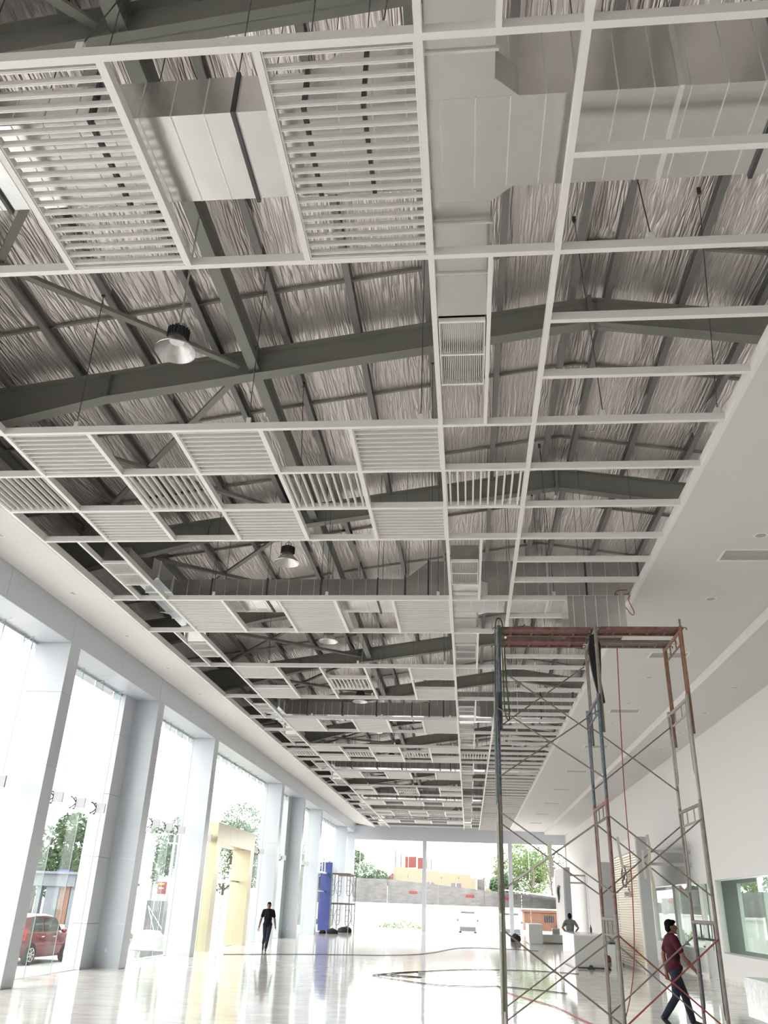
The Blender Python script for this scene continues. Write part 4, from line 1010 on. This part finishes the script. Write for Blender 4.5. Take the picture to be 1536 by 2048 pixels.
person((9.93, 17.0, 0), math.radians(98), dict(elbowR=(-.235, -.10, 1.10), wristR=(-.225, -.29, .90), elbowL=(.235, .09, 1.11), wristL=(.225, .07, .86),
       kneeL=(.085, -.17, .49), ankleL=(.085, -.27, .10), kneeR=(-.085, .05, .47), ankleR=(-.085, .30, .15), toeR=(0, -.8, -.5), toeL=(0, -1, .0), head=(0, -.02)),
       'shirt_maroon', 'person in a maroon t-shirt and dark jeans striding past the scaffold')
person((-1.42, 34.6, 0), math.radians(12), dict(elbowR=(-.26, .03, 1.10), wristR=(-.31, -.05, .86), elbowL=(.255, .04, 1.10), wristL=(.30, -.0, .86),
       kneeL=(.05, -.14, .49), ankleL=(.0, -.13, .10), kneeR=(-.07, .02, .48), ankleR=(-.11, .33, .25), toeR=(0, -.5, -.9)),
       'shirt_black', 'person in a black shirt and dark trousers walking on the shiny floor')
person((10.5, 38.6, 0), math.radians(178), dict(elbowR=(-.32, .08, 1.15), wristR=(-.19, .02, .98), handdirR=(.5, -.5, -.5), elbowL=(.32, .08, 1.15), wristL=(.19, .02, .98), handdirL=(-.5, -.5, -.5),
       kneeL=(.10, .0, .48), ankleL=(.11, .02, .10), kneeR=(-.10, .0, .48), ankleR=(-.11, .02, .10)), 'shirt_grey', 'person in a grey t-shirt standing hands on hips behind the marble counter')
pp = Vector((-1.42, 34.6, 0)) + Matrix.Rotation(math.radians(12), 3, 'Z') @ Vector((-.33, -.10, .73))
tag(MB().obox(pp, (1, .2, 0), (0, 1, .1), (0, 0, 1), .045, .006, .075).build('paper_sheet', 'paper_white'), 'folded white paper held by the person in black', 'paper')

# ------------------------------------------------------------------ cars
def loft(st, m, name, par, smooth=True):
    """st: list of (y, [(x,z)...]) half sections from bottom centre to top centre, mirrored"""
    mb = MB(); n = None
    for y, pr in st:
        ring = [(x, y, z) for x, z in pr] + [(-x, y, z) for x, z in reversed(pr)]
        n = len(ring); mb.v += ring
    for i in range(len(st) - 1):
        for k in range(n):
            a = i * n + k; b = i * n + (k + 1) % n; mb.f.append((a, b, b + n, a + n))
    mb.f.append(tuple(reversed(range(n)))); mb.f.append(tuple((len(st) - 1) * n + k for k in range(n)))
    return mb
def wheel(par, c, loc, R, m=None):
    x, y, z = c; s = 1 if x > 0 else -1
    def disc(prof, mname, nm):
        mb = MB(); n = 28; base = 0
        for r, dx in prof:
            for k in range(n):
                a = 2 * math.pi * k / n; mb.v.append((x + s * dx, y + r * math.cos(a), z + r * math.sin(a)))
        for i in range(len(prof) - 1):
            for k in range(n):
                a = i * n + k; b = i * n + (k + 1) % n; mb.f.append((a, b, b + n, a + n))
        me = mb.mesh(nm, mname, True); me.transform(R); return inst(nm, me, par, loc)
    disc([(.0, -.18), (.26, -.18), (.295, -.16), (.295, -.02), (.27, .0), (.20, .0), (.0, -.01)], 'tyre', 'tyre')
    mb = MB()
    for k in range(7):
        a = 2 * math.pi * k / 7; mb.bar((x + s * .008, y + .03 * math.cos(a), z + .03 * math.sin(a)), (x + s * .008, y + .19 * math.cos(a), z + .19 * math.sin(a)), .035, .012, up=(1, 0, 0))
    for k in range(24):
        a, b = 2 * math.pi * k / 24, 2 * math.pi * (k + 1) / 24; mb.bar((x + s * .006, y + .195 * math.cos(a), z + .195 * math.sin(a)), (x + s * .006, y + .195 * math.cos(b), z + .195 * math.sin(b)), .02, .014, up=(1, 0, 0))
    me = mb.mesh('rim', 'aluminium'); me.transform(R); inst('rim', me, par, loc)
def hatchback(loc, rot, label, paint):
    R = Matrix.Rotation(rot, 4, 'Z'); c = thing('car', loc, label, 'car')
    def put(name, mb, m, smooth=False):
        me = mb.mesh(name, m, smooth); me.transform(R); return inst(name, me, c, loc)
    W_ = .80
    def sec(w, zb, zm, zbelt, wr, zr):   # lower body then greenhouse
        return [(0, zb), (w * .86, zb), (w * .97, zb + .10), (w, zm), (w * .985, zbelt - .06), (w * .93, zbelt), (wr, zr - .05), (wr * .86, zr), (0, zr + .01)]
    st = [(-1.78, sec(.66, .34, .55, .78, .60, .80)), (-1.72, sec(.74, .26, .56, .92, .64, .96)), (-1.62, sec(.785, .24, .58, .95, .635, 1.30)), (-1.45, sec(W_, .22, .58, .96, .625, 1.43)),
          (-.9, sec(W_, .20, .58, .95, .625, 1.48)), (-.2, sec(W_, .20, .58, .93, .625, 1.49)), (.3, sec(W_, .20, .58, .92, .60, 1.44)), (.62, sec(W_, .20, .57, .92, .62, 1.22)), (.95, sec(W_, .20, .57, .92, .66, .97)), (1.35, sec(.79, .21, .56, .88, .64, .91)), (1.65, sec(.74, .24, .52, .78, .58, .80)), (1.80, sec(.62, .30, .48, .64, .48, .66))]
    put('body', loft(st, paint, 'body', c), paint, True)
    # glazing lies just proud of the greenhouse
    for s in (-1, 1):
        for (ya, yb, yc, yd) in ((-1.30, -.52, -.46, -1.10), (-.42, .74, .40, -.36)):
            def gx(z, y): return s * (W_ * .93 + (.625 - W_ * .93) * (z - .95) / .50 + .012)
            put('side_window', MB().prism([(gx(.975, ya), ya, .975), (gx(.975, yb), yb, .975), (gx(1.39, yc), yc, 1.39 if yb < 0 else 1.37), (gx(1.39, yd), yd, 1.39)], (-s * .02, 0, 0)), 'car_glass')
        put('door_handle', MB().box(s * .79 - .02, s * .79 + .02, -.62, -.44, .80, .835), 'chrome'); put('door_handle', MB().box(s * .79 - .02, s * .79 + .02, .12, .30, .79, .825), 'chrome')
        put('wing_mirror', ell(MB(), (s * .90, .62, .98), (.10, .07, .075)), paint, True)
        put('tail_light', MB().prism([(s * .79, -1.60, .72), (s * .79, -1.52, 1.02), (s * .70, -1.66, 1.10), (s * .64, -1.745, .74)], (s * .02, -.03, 0)), 'tail_red')
        put('fog_lamp', ell(MB(), (s * .60, -1.775, .50), (.05, .03, .05)), 'paper_white', True)
        for y in (-1.12, 1.18):
            k = MB().lathe([(.0, 0), (.33, 0), (.33, .01), (0, .01)], (0, 0, 0), 24); me = k.mesh('wheel_arch', 'tyre'); me.transform(Matrix.Translation((s * .795, y, .32)) @ Matrix.Rotation(math.pi / 2, 4, 'Y')); me.transform(R); inst('wheel_arch', me, c, loc)
            wheel(c, (s * .815, y, .297), loc, R)
    put('rear_window', MB().prism([(-.55, -1.70, .99), (.55, -1.70, .99), (.50, -1.575, 1.36), (-.50, -1.575, 1.36)], (0, -.015, .0)), 'car_glass')
    put('roof_spoiler', MB().box(-.52, .52, -1.66, -1.42, 1.41, 1.45), paint)
    put('number_plate', MB().box(-.24, .24, -1.80, -1.775, .60, .71), 'van_grey'); put('exhaust', MB().tube([(.3, -1.5, .26), (.3, -1.80, .26)], .035, 8), 'chrome')
    put('rear_bumper', MB().box(-.66, .66, -1.80, -1.70, .36, .48), paint)
    return c
GZ = -.42
hatchback((-8.72, 30.25, GZ), math.radians(-4), 'red hatchback car parked outside the left window wall', 'car_red')
def small_van(loc, label, body, lower, wdt=1.55):
    v = thing('van', loc, label, 'van'); x, y, z = loc; h = wdt / 2
    def sec(w, z0, z1, wt): return [(0, z0), (w, z0), (w, (z0 + z1) * .5), (wt, z1 - .08), (wt * .9, z1), (0, z1)]
    mb = loft([(-1.7, sec(h * .94, .28, .95, h * .9)), (-1.45, sec(h, .25, 1.08, h * .94)), (-1.0, sec(h, .25, 1.80, h * .85)), (1.6, sec(h, .25, 1.88, h * .88)), (1.7, sec(h * .95, .3, 1.8, h * .85))], body, 'body', v)
    me = mb.mesh('body', body, True); inst('body', me, v, loc)
    MB().prism([(x - h * .82, y - 1.47, z + 1.12), (x + h * .82, y - 1.47, z + 1.12), (x + h * .74, y - 1.06, z + 1.68), (x - h * .74, y - 1.06, z + 1.68)], (0, -.02, .0)).build('windscreen', 'van_white', v)
    MB().box(x - h * .8, x + h * .8, y - 1.10, y - 1.02, z + 1.72, z + 1.86).build('roof_rack', 'van_grey', v)
    MB().box(x - h * .92, x + h * .92, y - 1.76, y - 1.66, z + .30, z + .62).build('bumper', lower, v)
    for s in (-1, 1):
        ell(MB(), (x + s * h * .72, y - 1.73, z + .74), (.13, .05, .09)).build('headlamp', 'paper_white', v, smooth=True); ell(MB(), (x + s * (h + .12), y - 1.2, z + 1.15), (.09, .06, .12)).build('wing_mirror', 'van_grey', v, smooth=True)
        for yy in (-1.0, 1.1): MB().tube([(x + s * (h - .2), y + yy, z + .29), (x + s * h, y + yy, z + .29)], .29, 18).build('wheel', 'tyre', v)
small_van((6.2, 83.5, GZ), 'white van with a dark bumper parked beyond the end glazing', 'van_white', 'van_grey')
small_van((10.0, 81.5, GZ), 'small grey-blue truck parked next to the rusty orange machine', 'van_white', 'steel_blue')
om = thing('loader_machine', (13.2, 84, GZ), 'rusty orange machine body with a barred window outside', 'machine')
MB().box(11.3, 15.5, 83, 86, GZ + .5, GZ + 2.0).build('body', 'orange_paint', om); MB().box(11.1, 15.7, 82.9, 86.1, GZ + 2.0, GZ + 2.2).build('top_rim', 'orange_paint', om)
MB().box(13.1, 13.9, 82.95, 83, GZ + 1.25, GZ + 1.75).build('window', 'tyre', om)
for i in range(4): MB().box(13.2 + i * .19, 13.24 + i * .19, 82.92, 82.95, GZ + 1.25, GZ + 1.75).build('bar', 'steel_blue', om)
MB().tube([(14.9, 82.6, GZ + .75), (14.9, 83.4, GZ + .75)], .78, 24).build('wheel', 'tyre', om); MB().tube([(12.0, 82.7, GZ + .45), (12.0, 83.4, GZ + .45)], .45, 20).build('wheel', 'tyre', om)

# ------------------------------------------------------------------ plants
def tree(loc, h, crown, n, m, label, seed, group='trees outside', trunk_r=.16, leaf=.16, sparse=False):
    random.seed(seed); x, y, z = loc
    t_ = thing('tree', loc, label, 'tree', group)
    tb = MB(); tb.tube([(x, y, z), (x + .1, y, z + h * .35), (x - .05, y + .1, z + h * .6), (x + .1, y, z + h * .85)], [trunk_r, trunk_r * .8, trunk_r * .5, trunk_r * .2], 8); tb.build('trunk', 'bark', t_, smooth=True)
    tips = []
    for i in range(9 if not sparse else 16):
        a = random.uniform(0, 6.28); zz = z + h * random.uniform(.35, .75); rr = crown[0] * random.uniform(.5, .95)
        e = (x + rr * math.cos(a), y + rr * math.sin(a), zz + h * random.uniform(.1, .3)); tips.append(e)
        MB().tube([(x, y, zz - .2), ((x + e[0]) / 2, (y + e[1]) / 2, (zz + e[2]) / 2 + .15), e], [trunk_r * .4, trunk_r * .25, trunk_r * .1], 5).build('branch', 'bark', t_)
    lv = MB()
    blobs = [(Vector(e), random.uniform(.35, .6) * crown[0]) for e in tips] + ([] if sparse else [(Vector((x, y, z + h * .75)), crown[0] * .8), (Vector((x, y, z + h * .55)), crown[0] * .75)])
    for i in range(n):
        c, r = random.choice(blobs)
        d = Vector((random.gauss(0, 1), random.gauss(0, 1), random.gauss(0, 1))).normalized() * r * random.uniform(.45, 1.0) ** .5
        p = c + Vector((d.x, d.y, d.z * crown[1]))
        u = Vector((random.gauss(0, 1), random.gauss(0, 1), random.gauss(0, .6))).normalized(); v = u.orthogonal().normalized(); s = leaf * random.uniform(.6, 1.3)
        lv.poly([p - u * s, p + v * s * .45, p + u * s, p - v * s * .45])
    lv.build('foliage', m, t_)['kind'] = 'stuff'
tree((-17.4, 47, GZ), 5.7, (2.3, .8), 6840, 'leaf_dark', 'dark leafy tree behind the steel shelter and the red car', 11)
tree((-15.6, 52.5, GZ), 5.4, (2.0, .8), 5320, 'leaf_light', 'lighter leafy tree next to the dark one behind the shelter', 12)
tree((-15.6, 66, GZ), 7.2, (2.6, .9), 6460, 'leaf_dark', 'tall dark tree beside the utility pole', 13)
tree((-22.0, 66, GZ), 5.2, (2.6, .8), 5700, 'leaf_light', 'pale green tree left of the red signboard', 14)
tree((-15.5, 78, GZ), 8.2, (3.4, .8), 6840, 'leaf_dark', 'dense tree seen through the yellow portal', 15)
tree((-11.0, 92, GZ), 7.5, (3.0, .8), 5700, 'leaf_dark', 'dense dark tree behind the white boundary wall', 16)
tree((-6.0, 106, GZ), 7.2, (2.6, .7), 4940, 'leaf_dark', 'dark round tree left of the yellow house', 17)
tree((13.5, 104, GZ), 8.2, (3.6, .9), 8740, 'leaf_light', 'bright green bushy tree beyond the end glazing', 18)
tree((10.2, 102, GZ), 5.4, (1.5, .9), 4200, 'leaf_dark', 'darker bush left of the bright green tree', 19)
tree((15.4, 100.5, GZ), 11.2, (2.6, .8), 650, 'leaf_dark', 'thin tree with sparse leaves rising over the bright green tree', 20, trunk_r=.12, sparse=True)
tree((28.6, 58, GZ), 5.6, (1.8, 1.1), 4180, 'leaf_dark', 'dark conifer-like tree seen through the office windows', 21)
tree((29.0, 72, GZ), 6.0, (2.4, .9), 4560, 'leaf_light', 'green tree over the boundary wall seen through the office', 22)
tree((28.2, 50, GZ), 6.2, (1.6, 1.2), 3800, 'leaf_dark', 'slim dark tree next to the conifer behind the office', 23)

# ------------------------------------------------------------------ outside, left
sh = thing('steel_shelter', (-13.4, 40, GZ), 'weathered steel roadside shelter with orange panels behind the red car', 'shelter')
MB().box(-16.1, -11.25, 38.6, 42.2, GZ + 2.42, GZ + 2.92).build('fascia', 'steel_blue', sh); MB().box(-16.3, -11.1, 38.4, 42.4, GZ + 2.92, GZ + 3.02).build('roof', 'steel_blue', sh)
for x in (-15.6, -13.9, -13.45, -12.95, -11.35): MB().box(x - .11, x + .11, 38.8, 39.05, GZ, GZ + 2.42).build('post', 'steel_blue', sh)
MB().box(-12.6, -12.0, 38.75, 38.9, GZ, GZ + 2.42).build('door_panel', 'steel_blue', sh)
MB().box(-13.3, -12.7, 41.9, 42.0, GZ + 1.2, GZ + 2.42).build('orange_panel', 'orange_paint', sh); MB().box(-11.95, -11.5, 38.8, 38.9, GZ + .9, GZ + 2.42).build('orange_panel', 'orange_paint', sh)
MB().box(-12.6, -12.0, 39.4, 39.9, GZ + 3.02, GZ + 3.12).build('tarp', 'blue_panel', sh)
def pole(x, y, h, arm, label):
    p = thing('utility_pole', (x, y, GZ), label, 'pole', 'utility poles'); MB().tube([(x, y, GZ), (x, y, GZ + h)], [.13, .08], 8).build('mast', 'concrete', p)
    for z, w_ in arm: MB().box(x - w_, x + w_, y - .05, y + .05, GZ + z, GZ + z + .09).build('cross_arm', 'concrete', p)
    for z, w_ in arm:
        for s in (-1, 1): MB().tube([(x + s * w_ * .9, y, GZ + z + .09), (x + s * w_ * .9, y, GZ + z + .25)], .04, 6).build('insulator', 'paper_white', p)
pole(-18.0, 52.0, 7.0, ((6.2, 1.0),), 'utility pole with one cross arm behind the leafy trees')
pole(-14.25, 60, 6.8, ((6.1, .9), (5.5, .5)), 'tall utility pole beside the red signboard')
pole(-17.6, 66, 6.4, ((5.8, .5),), 'short utility pole among the pale trees')
sg = thing('signboard', (-14.15, 58.5, GZ), 'small red and white signboard on two posts near the utility pole', 'sign')
for x in (-14.35, -13.95): MB().tube([(x, 58.5, GZ), (x, 58.5, GZ + 2.3)], .04, 6).build('post', 'grey_panel', sg)
MB().box(-14.45, -13.85, 58.4, 58.5, GZ + 2.3, GZ + 3.05).build('red_panel', 'sign_red', sg); MB().box(-14.45, -13.85, 58.4, 58.5, GZ + 3.05, GZ + 3.35).build('white_panel', 'paper_white', sg)
MB().box(-14.35, -14.0, 58.37, 58.4, GZ + 2.86, GZ + 2.96).build('yellow_band', 'sign_yellow', sg); MB().box(-14.33, -14.02, 58.37, 58.4, GZ + 2.62, GZ + 2.70).build('white_band', 'paper_white', sg); MB().box(-14.33, -14.05, 58.37, 58.4, GZ + 3.16, GZ + 3.24).build('grey_band', 'grey_panel', sg)
s3 = thing('signboard', (-13.2, 59, GZ), 'pale blank billboard next to the utility pole', 'sign'); MB().box(-13.9, -12.5, 59.4, 59.5, GZ + 1.9, GZ + 3.9).build('panel', 'paper_white', s3)
for x in (-13.7, -12.7): MB().tube([(x, 59.5, GZ), (x, 59.5, GZ + 1.9)], .05, 6).build('post', 'grey_panel', s3)
gt = thing('corrugated_gate', (-13.4, 56, GZ), 'grey corrugated sheet gate with a diagonal brace outside', 'gate')
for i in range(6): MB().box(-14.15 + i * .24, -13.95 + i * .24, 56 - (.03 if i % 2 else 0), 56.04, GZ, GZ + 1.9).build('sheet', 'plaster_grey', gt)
MB().bar((-14.0, 55.93, GZ + 1.6), (-12.9, 55.93, GZ + .3), .05, .05).build('brace', 'aluminium', gt); MB().bar((-14.0, 55.9, GZ + 1.6), (-13.4, 55.9, GZ + .2), .05, .05).build('brace', 'aluminium', gt)
fc = thing('sheet_fence', (-12.5, 57, GZ), 'pale metal sheet fence beside the corrugated gate', 'fence')
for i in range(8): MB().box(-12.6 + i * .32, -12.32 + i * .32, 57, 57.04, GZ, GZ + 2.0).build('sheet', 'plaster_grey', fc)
br = thing('concrete_barrier', (-8.4, 41, GZ), 'rounded white concrete barrier lying on the roadside', 'barrier')
MB().prism([(-9.0, 40.4, GZ), (-7.7, 40.4, GZ), (-7.75, 40.4, GZ + .5), (-7.95, 40.4, GZ + .72), (-8.5, 40.4, GZ + .75), (-8.85, 40.4, GZ + .55)], (0, .9, 0)).build('block', 'wall_outside', br); MB().box(-9.35, -9.0, 40.4, 41.2, GZ, GZ + .35).build('end_block', 'plaster_grey', br)
kb = MB().box(-7.2, -5.0, 34.2, 34.6, GZ, GZ + .28); tag(kb.build('kerb_block', 'plaster_grey'), 'long grey kerb block on the paving outside', 'kerb')
bag('rubble_heap', (-12.6, 47, GZ), (1.3, .8, .4), 'orange_paint', 'low reddish rubble heap in front of the gate', 'rubble', 31)
wl = thing('boundary_wall', (-20, 88, GZ), 'long white boundary wall outside the left window wall', 'wall')
MB().box(-22, -8, 74, 74.2, GZ, GZ + 2.3).build('face', 'wall_outside', wl); MB().box(-22, -8, 73.92, 74.28, GZ + 2.3, GZ + 2.42).build('coping', 'wall_outside', wl)
def shrub(loc, r, n, m, label, seed, leaf=.12):
    random.seed(seed); t_ = thing('shrub', loc, label, 'shrub'); x, y, z = loc
    st = MB()
    for i in range(6): st.tube([(x, y, z), (x + random.uniform(-1, 1) * r[0] * .6, y + random.uniform(-1, 1) * r[1] * .6, z + r[2] * .8)], [.03, .01], 5)
    st.build('stems', 'bark', t_); lv = MB()
    for i in range(n):
        a = random.uniform(0, 6.28); q = random.random() ** .5; p = Vector((x + r[0] * q * math.cos(a), y + r[1] * q * math.sin(a), z + r[2] * (1 - q * q) * random.uniform(.2, 1.1) + .03))
        u = Vector((random.gauss(0, 1), random.gauss(0, 1), random.gauss(0, 1))).normalized(); v = u.orthogonal().normalized(); s = leaf * random.uniform(.6, 1.3)
        lv.poly([p - u * s, p + v * s * .4, p + u * s, p - v * s * .4])
    lv.build('foliage', m, t_)['kind'] = 'stuff'
shrub((-9.5, 71, GZ), (1.0, .6, .8), 500, 'leaf_light', 'low green shrub in front of the boundary wall', 33)

# ------------------------------------------------------------------ outside, end
wl = thing('boundary_wall', (5, 95, GZ), 'long white boundary wall beyond the end glazing', 'wall')
MB().box(-8, 40, 95, 95.2, GZ, 1.75).build('face', 'wall_outside', wl); MB().box(-8, 40, 94.9, 95.3, 1.75, 1.90).build('coping', 'wall_outside', wl)
for i in range(9): MB().box(-7 + i * 4.2, -6.6 + i * 4.2, 94.93, 95, GZ, 1.75).build('pier', 'wall_outside', wl)
gw = thing('neighbour_wall', (5, 98.5, GZ), 'tall stained grey wall behind the white boundary wall', 'wall')
xs = [-14, -2.6, 3, 8, 12, 18, 30]; zs = [4.3, 4.3, 3.9, 3.5, 3.3, 3.0, 2.9]
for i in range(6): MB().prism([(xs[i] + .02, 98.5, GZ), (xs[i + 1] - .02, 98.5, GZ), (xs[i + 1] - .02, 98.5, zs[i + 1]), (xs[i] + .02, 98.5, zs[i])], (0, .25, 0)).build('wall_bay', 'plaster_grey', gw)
for x in (-.2, 6.0, 10.2): MB().box(x, x + .9, 98.46, 98.5, 2.95 - x * .03, 3.2 - x * .03).build('red_marking', 'sign_red', gw)
hs = thing('house', (2, 110, GZ), 'yellow flat-roofed house behind the grey wall', 'house')
MB().prism([(-3.0, 110, GZ), (7.2, 110, GZ), (7.2, 110, 5.0), (6.6, 110, 5.0), (6.6, 110, 5.35), (-3.0, 110, 6.1)], (0, 7, 0)).build('wall', 'house_yellow', hs)
for x, w_ in ((4.2, 1.2), (-1.5, 1.0), (1.2, .9)): 
    f = MB().box(x, x + w_, 109.95, 110, 3.6, 4.4).build('window', 'van_grey', hs); MB().box(x + w_ / 2 - .03, x + w_ / 2 + .03, 109.93, 109.95, 3.6, 4.4).build('mullion', 'paper_white', f)
MB().box(-1.6, -.2, 111, 111.1, 6.0, 7.3).build('red_screen', 'roof_red', hs); MB().box(.0, 1.2, 111, 111.1, 5.9, 7.2).build('red_screen', 'roof_red', hs)
for x, z in ((-2.9, 8.0), (-2.2, 7.6), (1.6, 7.1)): MB().box(x, x + .18, 111, 111.2, 5.8, z).build('roof_post', 'van_grey', hs)
MB().prism([(-4.2, 109.5, 4.2), (-3.0, 109.5, 4.2), (-3.0, 109.5, 5.3)], (0, 3, 0)).build('lean_to_roof', 'roof_red', hs)
tk = thing('water_tank', (9.2, 112, GZ), 'round pale water tank on a stand beside the yellow house', 'tank')
MB().lathe([(0, 4.0), (.75, 4.05), (.85, 4.5), (.85, 5.1), (.7, 5.5), (.3, 5.65), (0, 5.65)], (9.2, 112, 0), 20).build('drum', 'wall_outside', tk, smooth=True); MB().box(8.4, 10.0, 111.3, 112.7, GZ, 4.0).build('stand', 'house_yellow', tk)
MB().box(7.4, 8.3, 111.5, 112.5, GZ, 5.0).build('stair_core', 'plaster_grey', tk); MB().box(10.2, 10.8, 111.5, 112.5, 3.8, 5.1).build('hatch', 'van_grey', tk)
sd = thing('shed_roof', (14, 97, GZ), 'low shed with a sloping pale sheet roof against the grey wall', 'shed')
MB().prism([(9.5, 96, 3.6), (17, 96, 2.9), (17, 96, 3.0), (9.5, 96, 3.7)], (0, 2.3, 0)).build('roof', 'wall_outside', sd); MB().box(16.3, 17, 96.2, 98.2, GZ, 2.95).build('wall', 'plaster_grey', sd); MB().tube([(9.8, 96.1, GZ), (9.8, 96.1, 3.62)], .06, 6).build('post', 'grey_panel', sd)
h2 = thing('house', (9.8, 120, GZ), 'distant small house with a red gable roof', 'house'); MB().box(8.5, 11.5, 120, 124, GZ, 5.3).build('wall', 'wall_outside', h2); MB().prism([(8.2, 119.7, 5.3), (11.8, 119.7, 5.3), (10, 119.7, 6.4)], (0, 4.6, 0)).build('roof', 'roof_red', h2)
shrub((-.8, 93.6, GZ), (2.6, .7, .7), 260, 'leaf_light', 'straggly weeds along the white boundary wall', 35, .14)
# outside, right (seen through the office)
wl = thing('boundary_wall', (24, 50, GZ), 'white boundary wall seen through the office windows', 'wall')
MB().box(24, 24.2, 30, 90, GZ, 1.65).build('face', 'wall_outside', wl); MB().box(23.9, 24.3, 30, 90, 1.65, 1.8).build('coping', 'wall_outside', wl)
gw = thing('neighbour_wall', (25, 50, GZ), 'grey plastered wall standing behind the white wall by the office', 'wall')
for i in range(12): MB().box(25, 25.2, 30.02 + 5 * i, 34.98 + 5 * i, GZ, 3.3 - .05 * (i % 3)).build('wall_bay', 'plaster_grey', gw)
